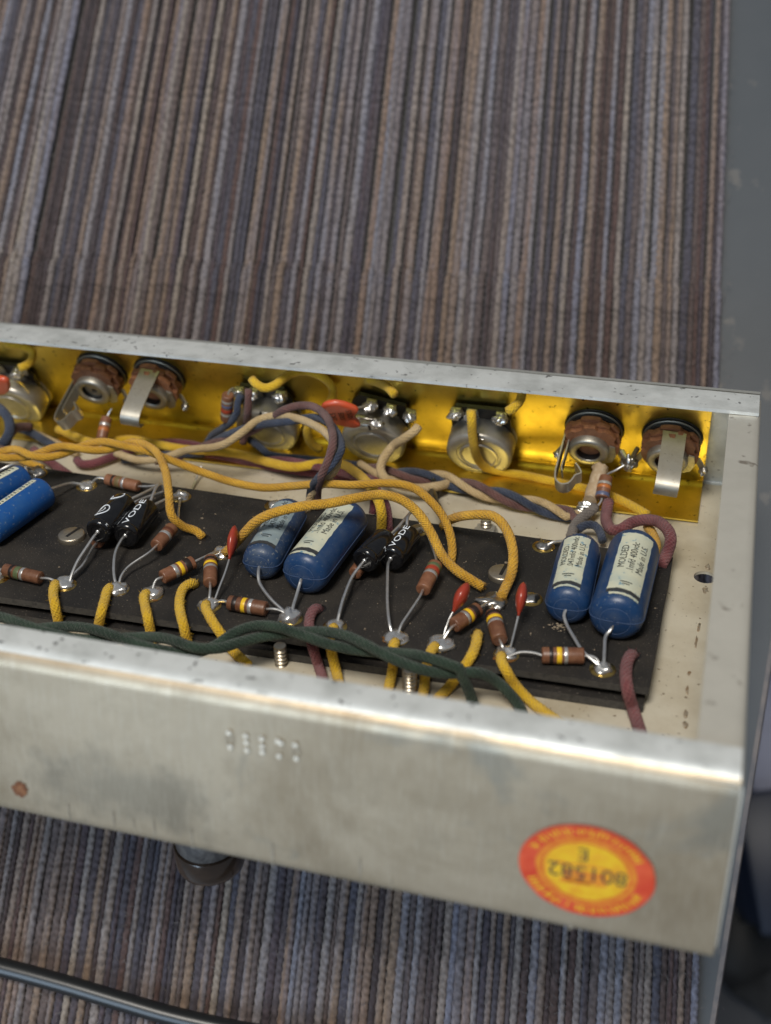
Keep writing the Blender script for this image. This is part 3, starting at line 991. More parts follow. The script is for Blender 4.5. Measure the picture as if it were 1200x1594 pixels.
# flat black discs painting the dark of wire holes in the board
for c in ((-166.94, 92.18, 9), (-73.83, 89.09, 9), (-124.15, 89.21, 9), (-28.27, 89.86, 9), (-175.62, 118.62, 9), (-90.78, 123.5, 9)):
    hole = lathe([(2.3, .02), (2.2, .05), (.2, .05)], c, basis((0, 0, 1), (0, 1, 0)), 18)
    board.part("dark_hole_disc", hole, "black_wafer")
# M2 carries a long pulled-out solder bridge
board.part("solder_joint", blob((-74.91, 104.05, 10.5), (3.3, 1.5, 0.9), lump=0.3, seed=4), "dull_solder")

# ================================================================== PARTS ON THE BOARD
def leads(t, *paths, r=0.42, mat="tinned_lead"):
    for p in paths:
        t.part("lead", tube(spline(p, 0.7), r, 8), mat)

def resistor(label, a, b, bands, leadA, leadB, r=2.15, group="brown carbon resistors", sleeve=False):
    """bands: (fraction along a->b, width mm, material)"""
    a, b = V(a), V(b)
    L = (b - a).length
    bs = basis(b - a)
    t = Thing("resistor", label, "resistor", (a + b) / 2, group)
    t.part("body", lathe([(0.5, 0.12), (r * .55, 0.0), (r * .86, 0.02), (r * .97, 0.2), (r, 0.5), (r, L - .5), (r * .97, L - .2), (r * .86, L - .02), (r * .55, L), (0.5, L - .12)], a, bs, 24), "resistor_brown", sharp=50)
    for f, w, m in bands:
        c = f * L
        t.part("colour_band", lathe([(r + .005, c - w / 2), (r + .035, c - w / 2 + .06), (r + .035, c + w / 2 - .06), (r + .005, c + w / 2)], a, bs, 24, False), m)
    z = bs[2]
    leads(t, [a + z * .3] + [V(q) for q in leadA], [b - z * .3] + [V(q) for q in leadB])
    return t

BY = lambda *ms: [(0.16 + 0.17 * i, 1.25, m) for i, m in enumerate(ms)]
# row of the near edge, left to right
resistor("brown resistor with green bands at the left picture edge", (-229.22, 81.05, 11.8), (-215, 79.64, 11.8), [(0.24, 1.2, "band_black"), (0.40, 1.8, "band_green"), (0.53, 1.1, "band_silver")],
         [(-231.17, 81.41, 11.5), (-233.42, 80.84, 10.5)], [(-211.79, 79.77, 12), (-209.02, 80.1, 10.5)])
resistor("resistor with grey band at the board's far edge left of the black capacitors", (-224.75, 142.99, 12.2), (-210.82, 141.02, 12.2), [(0.24, 1.0, "band_black"), (0.40, 2.0, "band_olive"), (0.56, 1.0, "band_silver")],
         [(-228.16, 142.61, 12.5), (-230.64, 142.19, 10.5)], [(-206.89, 140.54, 13), (-203.22, 140.59, 14), (-201.58, 140.62, 15)])
resistor("slanting resistor right of the left black capacitors, white banded, under yellow wire", (-185.5, 103.11, 14), (-184.75, 114.06, 14.5), [(0.52, 1.3, "band_silver"), (0.72, 1.4, "band_brown")],
         [(-186.04, 98.96, 14), (-190.03, 91.7, 12.5), (-190.54, 86.99, 11.5), (-189.99, 84.14, 10)], [(-185.22, 119.06, 14), (-189.11, 128.13, 12.5), (-194.31, 140.39, 10)], r=2.3)
resistor("yellow and white banded resistor leaning from solder joint beside the lone yellow stub", (-176.32, 87.9, 13), (-169.79, 97.75, 13.6), [(0.40, 1.3, "band_silver"), (0.57, 1.3, "band_yellow"), (0.78, 2.0, "band_black")],
         [(-177.44, 86.5, 13), (-178, 84.91, 11.5), (-177.65, 82.83, 10)], [(-167.9, 101.11, 13.5), (-166.73, 106.95, 12), (-166.24, 110.27, 10.5)], r=2.3)
resistor("short resistor pointing at the viewer left of the thin red capacitor", (-160.33, 89.17, 12.6), (-165.07, 100.88, 13.6), [(0.55, 1.1, "band_silver"), (0.70, 1.2, "band_yellow"), (0.86, 1.2, "band_black")],
         [(-158.97, 86.01, 12.5), (-158.15, 83.36, 11.5), (-157.76, 82.09, 10)], [(-165.81, 104, 13), (-165.99, 108.73, 11)], r=2.25)
resistor("horizontal resistor with yellow and silver bands before the left moulded capacitors", (-151.16, 82.14, 11.6), (-138.51, 81.84, 11.6), [(0.19, 1.4, "band_black"), (0.43, 1.3, "band_yellow"), (0.60, 1.2, "band_silver")],
         [(-153.57, 82.74, 11.5), (-155.95, 82.53, 10.5), (-156.7, 81.59, 9.8)], [(-135.8, 81.95, 12), (-133.42, 82.17, 11.3), (-131.02, 81.18, 10.5)], r=2.35)
resistor("brown resistor half hidden beneath the right black capacitors", (-117.95, 106.31, 12), (-116.17, 120.34, 12.5), [(0.5, 1.2, "band_red")],
         [(-117.98, 103.68, 12), (-117.09, 92.99, 12), (-116.12, 84.22, 11.5), (-116.16, 82.26, 10)], [(-115.27, 126.23, 12.5), (-111.84, 132.03, 12), (-107.9, 138, 10.5)], r=2.2)
resistor("brown resistor half hidden beneath the left black capacitors", (-207.43, 102.52, 12), (-208.47, 117.6, 12.5), [(0.5, 1.2, "band_red")],
         [(-207.5, 100.86, 12), (-205.55, 89.37, 12), (-206.27, 84.18, 11.5), (-206.64, 81.45, 10)], [(-209.08, 124.58, 12.5), (-204.76, 133.44, 12.5), (-200.46, 140.07, 12)], r=2.2)
resistor("slanting resistor with red, green and silver bands right of the black capacitors", (-93.83, 99.81, 14), (-93.12, 113.19, 15), [(0.55, 1.2, "band_silver"), (0.70, 1.6, "band_red"), (0.84, 1.3, "band_green")],
         [(-93.93, 95.54, 14), (-95.24, 88.39, 13), (-96.22, 83.19, 12), (-96.54, 80.62, 10)], [(-93.55, 115.75, 15), (-97.2, 124.25, 14.5), (-101.41, 133.8, 13), (-104.73, 139.66, 11)], r=2.35)
resistor("left of the two resistors fanning out from the pulled solder joint", (-80.73, 85.73, 13), (-75.44, 95.21, 13.4), [(0.44, 1.0, "band_silver"), (0.58, 1.2, "band_yellow"), (0.78, 1.8, "band_black")],
         [(-81.39, 83.6, 13), (-82.43, 81.51, 11.5), (-83.16, 80.53, 10.2)], [(-74.71, 97.34, 13), (-74.16, 101.38, 11.5), (-73.24, 103.77, 10.5)], r=2.35)
resistor("right of the two resistors fanning out from the pulled solder joint", (-66.12, 82.3, 12.8), (-70.56, 93.5, 13.8), [(0.58, 1.1, "band_silver"), (0.72, 1.3, "band_yellow"), (0.88, 1.3, "band_black")],
         [(-65.2, 80.59, 12.6), (-64.44, 79.76, 11.5), (-64.07, 79.99, 10)], [(-71.43, 96.8, 13), (-72.31, 101.15, 11.5)], r=2.4)
resistor("horizontal resistor with yellow and silver bands before the right moulded capacitors", (-53.45, 79.96, 11.6), (-41.7, 82.66, 11.6), [(0.22, 1.1, "band_black"), (0.41, 1.4, "band_yellow"), (0.57, 1.0, "band_silver")],
         [(-55.93, 80.3, 11.8), (-59.26, 80.16, 11.5), (-61.38, 79.62, 10.8), (-62.76, 79.09, 10)], [(-40.08, 82.81, 11.8), (-38.21, 82.73, 11.3), (-36.86, 81.44, 10)], r=2.45)

# ---------------- moulded blue capacitors
def cyl_pt(o, bs, r, th, s):
    return V(o) + bs[2] * s + (bs[1] * math.cos(th) + bs[0] * math.sin(th)) * r

def cyl_patch(o, bs, r, th0, th1, s0, s1, n=14, m=10, wob=0.0, seed=0):
    vs, fs = [], []
    for j in range(m + 1):
        for i in range(n + 1):
            w = wob * noise.noise(V((i * .8, j * .8, seed)))
            u = s0 + (s1 - s0) * j / m
            if j in (0, m):
                u += w
            th = th0 + (th1 - th0) * i / n
            if i in (0, n):
                th += w / r
            vs.append(cyl_pt(o, bs, r, th, u))
    for j in range(m):
        for i in range(n):
            a = j * (n + 1) + i
            fs.append((a, a + 1, a + n + 2, a + n + 1))
    return vs, fs

def cyl_text(s, size, o, bs, r, th, s0, shear=0.0, sx=1.0):
    """print along the axis, letters' tops towards growing angle"""
    v2, fs = text2d(s, size)
    return [cyl_pt(o, bs, r, th + y / r, s0 + (x + shear * y) * sx) for x, y in v2], fs

def moulded_cap(label, a, b, r, value, lead_a, lead_b, mat="blue_moulding", lab="cream_label", roll=0.0, label_span=(-0.55, 0.75), tsize=2.6):
    a, b = V(a), V(b)
    L = (b - a).length
    X, Y, Z = basis(b - a)
    Y2 = Y * math.cos(roll) + X * math.sin(roll)
    bs = (Y2.cross(Z), Y2, Z)
    t = Thing("moulded_capacitor", label, "capacitor", (a + b) / 2 - V((0, 0, r)), "blue moulded capacitors")
    prof = [(0.4, -.15), (r * .50, -.10), (r * .545, .12), (r * .60, .22), (r * .74, .55), (r * .88, 1.35), (r * .965, 2.5), (r, 4.4)]
    prof = prof + [(r, L * .5)] + [(q, L - h) for q, h in prof[::-1]]
    body = t.part("body", lathe(prof, a, bs, 40), mat, sharp=60)
    # parting line of the mould round both ends
    for sgn in (-1, 1):
        pth = [a + Z * h + X * sgn * (q + 0.03) for q, h in prof]
        t.part("mould_seam", tube(spline(pth, 1.2), 0.12, 6), "pale_seam")
    for s_ in (0.0, L):
        ring = [a + Z * (s_ + (.14 if s_ == 0 else -.14)) + (X * math.cos(q) + Y * math.sin(q)) * r * .56 for q in [2 * math.pi * i / 30 for i in range(31)]]
        t.part("boss_ring", tube(ring, 0.10, 6), "pale_seam" if s_ == 0 else mat)
    th0, th1 = label_span
    s0, s1 = 0.05 * L + 3.6, L - 0.12 * L
    lb = t.part("paper_label", cyl_patch(a, bs, r + .04, th0, th1, s0, s1, 18, 14, 0.35, r), lab)
    t.part("ink_band", cyl_patch(a, bs, r + .07, th0 - .02, th1, s0 - 1.6, s0 + .15, 18, 2, 0.25, r + 2), "grey_ink_band", parent=lb)
    if lab == "cream_label":
        t.part("paper_scrap", cyl_patch(a, bs, r * .99 + .04, th0 + .0, th1 - .12, s0 - 2.8, s0 - 1.7, 14, 2, 0.4, r + 5), lab)
    mid = (th0 + th1) / 2
    rows = ["MOLDED", value, "Made in U.S."]
    k = tsize
    for i, (txt, off) in enumerate(zip(rows, (0.72, -0.20, -1.12))):
        st = s0 + (s1 - s0) * (0.36, 0.30, 0.32)[i]
        wid = max(x for x, y in text2d(txt, k)[0])
        sx = min(1.0, (s1 - st - .5) / wid)
        t.part("lettering", cyl_text(txt, k, a, bs, r + .12, mid + off * k / r - .12 * k / r, st, 0.0, sx), "label_ink", smooth=False, parent=lb)
    for ds, w in ((2.6, 2.2), (3.7, 3.6)):
        t.part("ink_mark", cyl_patch(a, bs, r + .09, mid - w / 2 / r, mid + w / 2 / r, s0 + ds, s0 + ds + .45, 6, 1), "label_ink", parent=lb)
    leads(t, [a + Z * .5] + [V(q) for q in lead_a], [b - Z * .5] + [V(q) for q in lead_b], r=0.55)
    return t

moulded_cap("dusty blue moulded capacitor with a faded label, left of its cream labelled neighbour", (-147.17, 98.23, 15.2), (-149.16, 133.31, 15.2), 6.4, ".047mfd 400vdc",
            [(-146.32, 95.37, 14.5), (-144.87, 92.46, 13), (-138.78, 86.45, 12), (-133.83, 83.19, 11), (-131.45, 81.75, 10.5)], [(-149.27, 136.7, 14.5), (-156.37, 143.84, 12), (-159.2, 143.88, 10)], "dusty_blue_moulding", "faded_label", -0.12, (-0.6, 0.85), 2.7)
moulded_cap("blue moulded capacitor with a cream label, second from the left pair, under yellow wire", (-131.29, 94.02, 16.4), (-127.91, 133.43, 16.4), 7.6, ".1mfd 400vdc",
            [(-131.66, 93.52, 14.5), (-131.55, 89.32, 12.5), (-131.07, 84.91, 11.5), (-130.49, 82, 10.5)], [(-128.72, 140.88, 15), (-132.3, 148.74, 11)], "blue_moulding", "cream_label", 0.06, (-0.55, 0.80), 3.0)
moulded_cap("smaller blue moulded capacitor of the right pair, cream label reading .047mfd", (-49.48, 98.27, 15.6), (-50.21, 133.76, 15.6), 6.7, ".047mfd 400vdc",
            [(-49.76, 96.76, 14.5), (-48.55, 94.28, 13.2), (-45.71, 89.5, 12.5), (-42.08, 83.88, 12), (-38.18, 81.31, 11), (-36.41, 80.69, 10.2)], [(-50.63, 139.81, 15), (-55.01, 140.36, 13), (-59.98, 141.56, 11), (-62.27, 140.17, 10)], "blue_moulding", "cream_label", 0.10, (-0.62, 0.72), 2.7)
moulded_cap("largest blue moulded capacitor, rightmost on the board, cream label reading .1mfd", (-34.68, 93.77, 17), (-33.25, 136.11, 17), 8.0, ".1mfd 400vdc",
            [(-35.43, 93.85, 14.5), (-36.73, 91.74, 13), (-36.42, 86.88, 12), (-35.93, 82.19, 11), (-35.83, 80.5, 10)], [(-32.58, 144.27, 16), (-29.89, 149.85, 12), (-27.99, 150.29, 9)], "blue_moulding", "cream_label", -0.06, (-0.75, 0.55), 3.1)

# ---------------- bright blue tubular capacitors at the left edge
def tubular(label, a, b, r, lead_b, stripe_th, w):
    a, b = V(a), V(b)
    L = (b - a).length
    bs = basis(b - a)
    t = Thing("tubular_capacitor", label, "capacitor", (a + b) / 2 - V((0, 0, r)), "bright blue tubular capacitors")
    t.part("sleeve", lathe([(0.4, .2), (r * .9, 0), (r * .97, .2), (r, .8), (r, L - .8), (r * .97, L - .2), (r * .85, L), (0.4, L - .2)], a, bs, 32), "bright_blue_sleeve", sharp=60)
    st = t.part("label_stripe", cyl_patch(a, bs, r + .04, stripe_th - w / 2, stripe_th + w / 2, L * .12, L * .93, 8, 16, .12, r), "cream_label")
    k = 0
    s = L * .30
    while s < L * .88:       # lettering too soft to read: short ink strokes
        ww = random.uniform(.35, .8)
        t.part("ink_mark", cyl_patch(a, bs, r + .07, stripe_th - w * .30, stripe_th + w * random.uniform(.0, .30), s, s + ww, 3, 1), "label_ink", parent=st)
        s += ww + random.uniform(.7, 1.2)
    leads(t, [b - bs[2] * .5] + [V(q) for q in lead_b], [a + bs[2] * .5, a - bs[2] * 6, a - bs[2] * 9 - V((0, 0, 5))], r=0.5)
    return t
tubular("bright blue tubular capacitor at the left edge, nearest the viewer", (-245.02, 96.22, 15), (-240.03, 124.6, 15), 5.9, [(-238.47, 130.09, 14), (-236.52, 137.55, 12), (-233.42, 140.04, 10.5)], 0.15, 0.42)
tubular("darker blue tubular capacitor behind the bright one at the left edge", (-259.75, 107.38, 15), (-252.32, 132.17, 15), 5.3, [(-252.48, 135.09, 15), (-253.5, 136.6, 17), (-255.1, 143.01, 12)], 0.3, 1.1)
w_ = Thing("bare_wire", "bare tinned lead arching over the left blue capacitors", "wire", (-264.77, 136.45, 14))
leads(w_, [(-263.83, 130.49, 16), (-260.27, 130.61, 18), (-257.06, 133.5, 19), (-255.16, 136.71, 17), (-255.7, 140.84, 12), (-255.26, 142.62, 10)], r=0.5)

# ---------------- black electrolytics
def electrolytic(label, a, b, r, lead_a, lead_b, style):
    a, b = V(a), V(b)
    L = (b - a).length
    bs = basis(b - a)
    t = Thing("electrolytic_capacitor", label, "capacitor", (a + b) / 2, "black electrolytic capacitors")
    prof = [(r * .52, .30), (r * .54, .05), (r * .80, 0.0), (r * .93, .25), (r, .9), (r, 1.9), (r * .955, 2.3), (r * .955, 2.7), (r, 3.1), (r, L - .8), (r * .95, L - .2), (r * .8, L)]
    t.part("sleeve", lathe(prof, a, bs, 32), "black_sleeve", sharp=60)
    t.part("end_plug", lathe([(r * .53, .34), (r * .3, .36), (.5, .5)], a, bs, 20), "grey_plug")
    rr = r + .04
    if style == "logo":
        for sc, th in ((L * .40, 0.45), (L * .93, 0.35)):
            ring = []
            for i in range(29):
                q = 2 * math.pi * i / 28
                if sc > L * .8 and math.sin(q) > .35:
                    continue
                ring.append(cyl_pt(a, bs, rr, th + 2.7 * math.cos(q) / r, sc + 3.0 * math.sin(q)))
            t.part("printed_ring", tube(ring, .2, 5), "pale_print")
            t.part("printed_mark", cyl_text("C", 4.0, a, bs, rr + .02, th - 1.3 / r, sc - 1.5), "pale_print", smooth=False) if sc < L * .8 else None
        t.part("printed_mark", cyl_text("M", 1.5, a, bs, rr, -1.0, .7), "pale_print", smooth=False)
    elif style == "name":
        t.part("printed_name", cyl_text("VODE", 2.8, a, bs, rr, -0.20, 1.2, 0, (L - 1.6) / 7.8), "pale_print", smooth=False)
        t.part("printed_rating", cyl_text("100CL20S 105C", 1.35, a, bs, rr, 0.58, 1.2, 0, 1.0), "pale_print", smooth=False)
        t.part("printed_rating", cyl_text("µF   25   25V", 1.35, a, bs, rr, 0.96, 1.0, 0, 1.0), "pale_print", smooth=False)
    else:
        t.part("printed_mark", cyl_text("Z", 2.0, a, bs, rr, -1.35, L * .45), "pale_print", smooth=False)
        t.part("printed_mark", cyl_text("D   M", 1.3, a, bs, rr, 1.2, .5), "pale_print", smooth=False)
    leads(t, [a + bs[2] * .3] + [V(q) for q in lead_a], [b - bs[2] * .3] + [V(q) for q in lead_b], r=0.5)
    t.part("lead_boss", blob(a + bs[2] * .35, (.8, .8, .5), bs, .1), "solder")
    return t

electrolytic("black electrolytic capacitor printed with ringed logos, left of the left pair", (-205.49, 101.04, 17.5), (-205.43, 120.85, 17.5), 4.35,
             [(-205.54, 99.29, 17.3), (-205.93, 94.81, 16), (-206.48, 88.74, 14), (-206.4, 84.15, 12), (-206.34, 81.83, 10.3)], [(-204.93, 122.78, 17.5), (-203.26, 128.17, 17), (-202, 134.44, 16), (-201.38, 139.28, 15.5)], "logo")
electrolytic("black electrolytic capacitor with large printed letters, right of the left pair", (-197.58, 104.62, 15), (-198.27, 122.92, 15), 4.45,
             [(-197.7, 102.53, 15), (-196.87, 96.59, 14.3), (-194.65, 90.54, 13), (-192.21, 85.82, 11.5), (-190.43, 83.66, 10)], [(-198.52, 125.03, 15.3), (-198.85, 129.24, 17), (-199.23, 133.4, 18), (-199.17, 136.63, 17), (-198.69, 137.41, 14), (-197.83, 139.3, 12), (-195.41, 140.6, 10)], "name")
electrolytic("plain glossy black electrolytic capacitor, left of the right pair", (-114.75, 106.25, 17.2), (-111.76, 120.67, 17.2), 4.2,
             [(-115.09, 104.59, 17), (-116.5, 99.47, 15.5), (-116.56, 90.92, 13.5), (-116, 84.56, 12), (-115.97, 82.31, 10)], [(-111.09, 122.85, 17.2), (-109.61, 128.47, 17.5), (-108.43, 133.79, 18), (-107.53, 137.86, 18), (-105.98, 139.52, 17), (-105.37, 141.33, 14), (-104.94, 141.31, 11)], "plain")
electrolytic("black electrolytic capacitor with large printed letters, right of the right pair", (-107.96, 112.54, 15), (-105.84, 128.17, 15), 4.3,
             [(-107.84, 109.89, 15), (-105.76, 101.87, 14), (-102.82, 91.62, 13), (-99.92, 83.58, 12), (-98.19, 80.86, 10)], [(-106.74, 129.18, 17), (-107.35, 131.52, 19), (-107.27, 134.5, 19.5), (-106.25, 136.46, 19), (-105.99, 139.5, 16), (-105.58, 141.2, 12)], "name")
w_ = Thing("bare_wire", "short bare lead from the right black capacitor to the far eyelet", "wire", (-106.93, 134.5, 12))
leads(w_, [(-106.27, 130.53, 14), (-105.68, 134.82, 12.5), (-104.94, 140.44, 10.5)], r=0.5)
w_ = Thing("bare_wire", "crossing bare lead behind the left black capacitors", "wire", (-199.67, 127.01, 14))
leads(w_, [(-198.66, 124.58, 14.5), (-197.6, 129.75, 13.5), (-196.27, 135.05, 12.5), (-194.76, 139.87, 10.5)], r=0.5)
w_ = Thing("bare_wire", "thin bare wire dropping to the board's far edge left of centre", "wire", (-201.1, 169.37, 4))
leads(w_, [(-200.08, 170.6, 6), (-200.48, 167.97, 4), (-200.22, 164.61, 2.5), (-199.62, 159.6, 2)], r=0.4)

# ---------------- red dipped capacitors seen edge on
def dipped(label, top, bot, lead, thick=1.6, rad=3.0):
    top, bot = V(top), V(bot)
    ax = (bot - top).normalized()
    side = V((1, 0.12, 0)) - ax * ax.dot(V((1, 0.12, 0)))
    side.normalize()
    deep = ax.cross(side)
    L = (bot - top).length
    t = Thing("dipped_capacitor", label, "capacitor", bot, "red dipped capacitors")
    vs, fs = [], []
    n, m = 18, 14
    for j in range(m + 1):
        u = j / m
        k = math.sin(math.pi * u) ** .5 if u < .42 else max(.26, max(0.0, math.cos((u - .42) / .58 * math.pi * .5)) ** .85)
        if j == 0:
            k = .08
        for i in range(n):
            a = 2 * math.pi * i / n
            vs.append(top + ax * L * u + side * thick * k * math.cos(a) + deep * rad * k * math.sin(a))
    for j in range(m):
        for i in range(n):
            a, b = j * n + i, j * n + (i + 1) % n
            fs.append((a, b, b + n, a + n))
    fs.append(tuple(m * n + i for i in range(n)))
    fs.append(tuple(range(n - 1, -1, -1)))
    t.part("dipped_body", (vs, fs), "red_dip", sharp=None)
    leads(t, [bot - ax * .6] + [V(q) for q in lead], r=0.34)
    return t
dipped("thin red dipped capacitor standing beside the dusty blue capacitor", (-158.58, 108.01, 23), (-157.38, 98.64, 16), [(-156.77, 93.13, 14.5), (-156.64, 87.68, 12.5), (-156.83, 84.02, 10.3)])
dipped("thickest red dipped capacitor, leaning right above the centre resistors", (-78.66, 95.9, 22), (-81.54, 88.25, 16), [(-82.26, 87.2, 14.5), (-82.95, 85.24, 12), (-83.18, 82.97, 10.3)], 2.0, 3.3)
dipped("thin red dipped capacitor standing upright left of the right blue pair", (-62.79, 100.23, 22), (-62.64, 92.46, 15), [(-62.87, 88.96, 13), (-62.93, 84.56, 11.5), (-63.16, 82.1, 10)], 1.75, 3.1)

# ---------------- screws and bolts
def board_screw(label, c, r, rot):
    c = V(c)
    t = Thing("board_screw", label, "screw", c)
    bs = basis((0, 0, 1), (math.sin(rot), math.cos(rot), 0))
    t.part("head", lathe([(r * .98, 0), (r, .4), (r, 1.45), (r * .96, 1.8), (r * .88, 1.95), (.3, 2.0)], c, bs, 30), "screw_metal", sharp=50)
    t.part("slot", box(c + V((0, 0, 1.9)) + bs[1] * r * .22, (1.15, r * 1.45, .36), bs, 0.05), "black_wafer")
    return t
board_screw("slotted screw on the board left of the left black capacitors", (-219.95, 107.63, 9), 4.6, 0.25)
board_screw("slotted screw on the board behind the yellow loop at centre right", (-72.99, 120.65, 9), 4.6, 0.1)

def bolt_end(label, c, h, r, nut=False):
    c = V(c)
    t = Thing("bolt", label, "bolt", c, "bolt ends standing on the chassis floor")
    bs = basis((0, 0, 1), (0, 1, 0))
    prof = [(r, 0)]
    z = 0.0
    while z < h - .8:
        prof += [(r, z + .15), (r * .74, z + .7), (r, z + 1.25)]
        z += 1.35
    prof += [(r * .9, h - .1), (r * .6, h)]
    t.part("thread", lathe(prof, c, bs, 18), "screw_metal", sharp=30)
    hexv = [(r * 1.9, 0), (r * 2.05, .3), (r * 2.05, 1.6), (r * 1.85, 2.0), (r * 1.0, 2.05)]
    if nut:
        t.part("nut", lathe(hexv, c, bs, 6), "nickel", smooth=False)
        t.part("lock_washer", lathe([(r * 2.3, -.02), (r * 2.3, .5), (r, .5)], c - V((0, 0, .05)), bs, 20), "nickel")
    return t
bolt_end("short threaded bolt end before the board, left of the maroon stub", (-130.03, 69.93, 1), 7.2, 2.0)
bolt_end("threaded bolt end before the board under the green wires", (-89.41, 67.7, 1), 7.6, 2.2, False)
bolt_end("bolt with nut behind the board under the yellow loop", (-86.31, 158.19, 1), 5.5, 1.9, True)

# ================================================================== CONTROLS ON THE PANEL
def panel_thing(name, label, cat, q, group):
    t = Thing(name, label, cat, panel_pt(q), group)
    t.q = V(q)
    return t
def pf(t, m):          # panel-local (x, up, out) about the control's centre -> chassis
    return [panel_pt(t.q + V(v)) for v in m[0]], m[1]
ID = (V((1, 0, 0)), V((0, 1, 0)), V((0, 0, 1)))
def plathe(prof, n=40, c=(0, 0, 0)):
    return lathe(prof, c, ID, n)

def pot(label, q, lugs=(-8.0, -2.2, 8.6), rot=0.0, big=12.5):
    q = (q[0], q[1], 2.2)
    t = panel_thing("potentiometer", label, "potentiometer", q, "potentiometers on the panel")
    R = big
    can = [(R * .99, 2.6), (R, 3.0), (R, 9.6), (R * .985, 10.5), (R * .93, 11.1), (R * .86, 11.3), (R * .68, 11.3), (R * .65, 10.8), (R * .60, 10.8), (R * .575, 11.4),
           (R * .53, 11.5), (R * .50, 11.0), (R * .2, 10.9), (.2, 10.9)]
    body = t.part("can", pf(t, plathe(can, 48)), "nickel", sharp=45)
    t.part("mounting_plate", pf(t, plathe([(R * .96, .3), (R * 1.02, .5), (R * 1.02, 1.2), (R * .9, 1.4)], 40)), "nickel")
    # black wafer with the lug shelf at the top
    rm = Matrix.Rotation(math.radians(rot), 3, 'Z')
    sh = [(-R * .90, 2), (-R * .90, 12.5), (-R * .72, 18.2), (R * .72, 18.2), (R * .90, 12.5), (R * .90, 2), (R * .6, -R * .7), (-R * .6, -R * .7)]
    wv = [rm @ V((x, y, z)) for z in (1.3, 2.9) for x, y in sh]
    k = len(sh)
    t.part("wafer", pf(t, (wv, [tuple(range(k - 1, -1, -1)), tuple(range(k, 2 * k))] + [(i, (i + 1) % k, (i + 1) % k + k, i + k) for i in range(k)])), "black_wafer", smooth=False)
    for i, lx in enumerate(lugs):
        pth = [rm @ V(w) for w in ((lx * .92, 13.0, 3.2), (lx, 17.4, 3.3), (lx, 19.0, 4.0), (lx * 1.02, 19.4, 5.8), (lx * 1.03, 18.6, 8.2))]
        lg = t.part("lug", pf(t, ribbon(spline(pth, .7), rm @ V((1, 0, 0)), 3.6, .45)), "spring_steel", sharp=40)
        t.part("lug_solder", pf(t, blob(rm @ V((lx * 1.02, 18.8, 7.4)), (2.5, 1.9, 2.1), lump=.6, seed=i + R + q[0])), "solder", parent=lg)
    for an in (62, 118, 242, 298):
        a = math.radians(an + rot)
        c = V((math.cos(a) * R * .985, math.sin(a) * R * .985, 1.7))
        t.part("crimp_tab", pf(t, box(c, (1.2, 3.2, 3.4), (V((math.cos(a), math.sin(a), 0)), V((-math.sin(a), math.cos(a), 0)), V((0, 0, 1))), .3)), "nickel")
    t.part("slot", pf(t, box((R * .05, R * .88, 10.6), (.9, 3.0, 1.7), None, .2)), "black_wafer", smooth=False)
    t.part("slot_tab", pf(t, box((R * .05 + 1.3, R * .86, 11.1), (1.6, .7, .6), None, .2)), "solder")
    return t
POT0 = (-295.94, 15.02, 13)
POT1 = (-182.09, 17.2, 13)
POT2 = (-138.27, 17.55, 13)
POT3 = (-96.73, 18.26, 13)
pot("potentiometer cut by the left picture edge", POT0)
pot("potentiometer half hidden by the loop of blue, brown and cream wires", POT1)
pot("potentiometer with the flat orange capacitor soldered to its back", POT2, (-3.5, 4.0, 11.5), -14)
pot("potentiometer with a single yellow wire hanging down its back, left of the right jacks", POT3)

def notch_disc(r, z0, z1, notches, n=48, depth=1.2):
    vs, fs = [], []
    for z in (z0, z1):
        for i in range(n):
            a = 2 * math.pi * i / n
            rr = r
            for c, w in notches:
                d = (math.degrees(a) - c + 180) % 360 - 180
                if abs(d) < w:
                    rr = r - depth
            vs.append(V((rr * math.cos(a), rr * math.sin(a), z)))
    fs += [(i, (i + 1) % n, (i + 1) % n + n, i + n) for i in range(n)]
    fs += [tuple(range(n - 1, -1, -1)), tuple(range(n, 2 * n))]
    return vs, fs

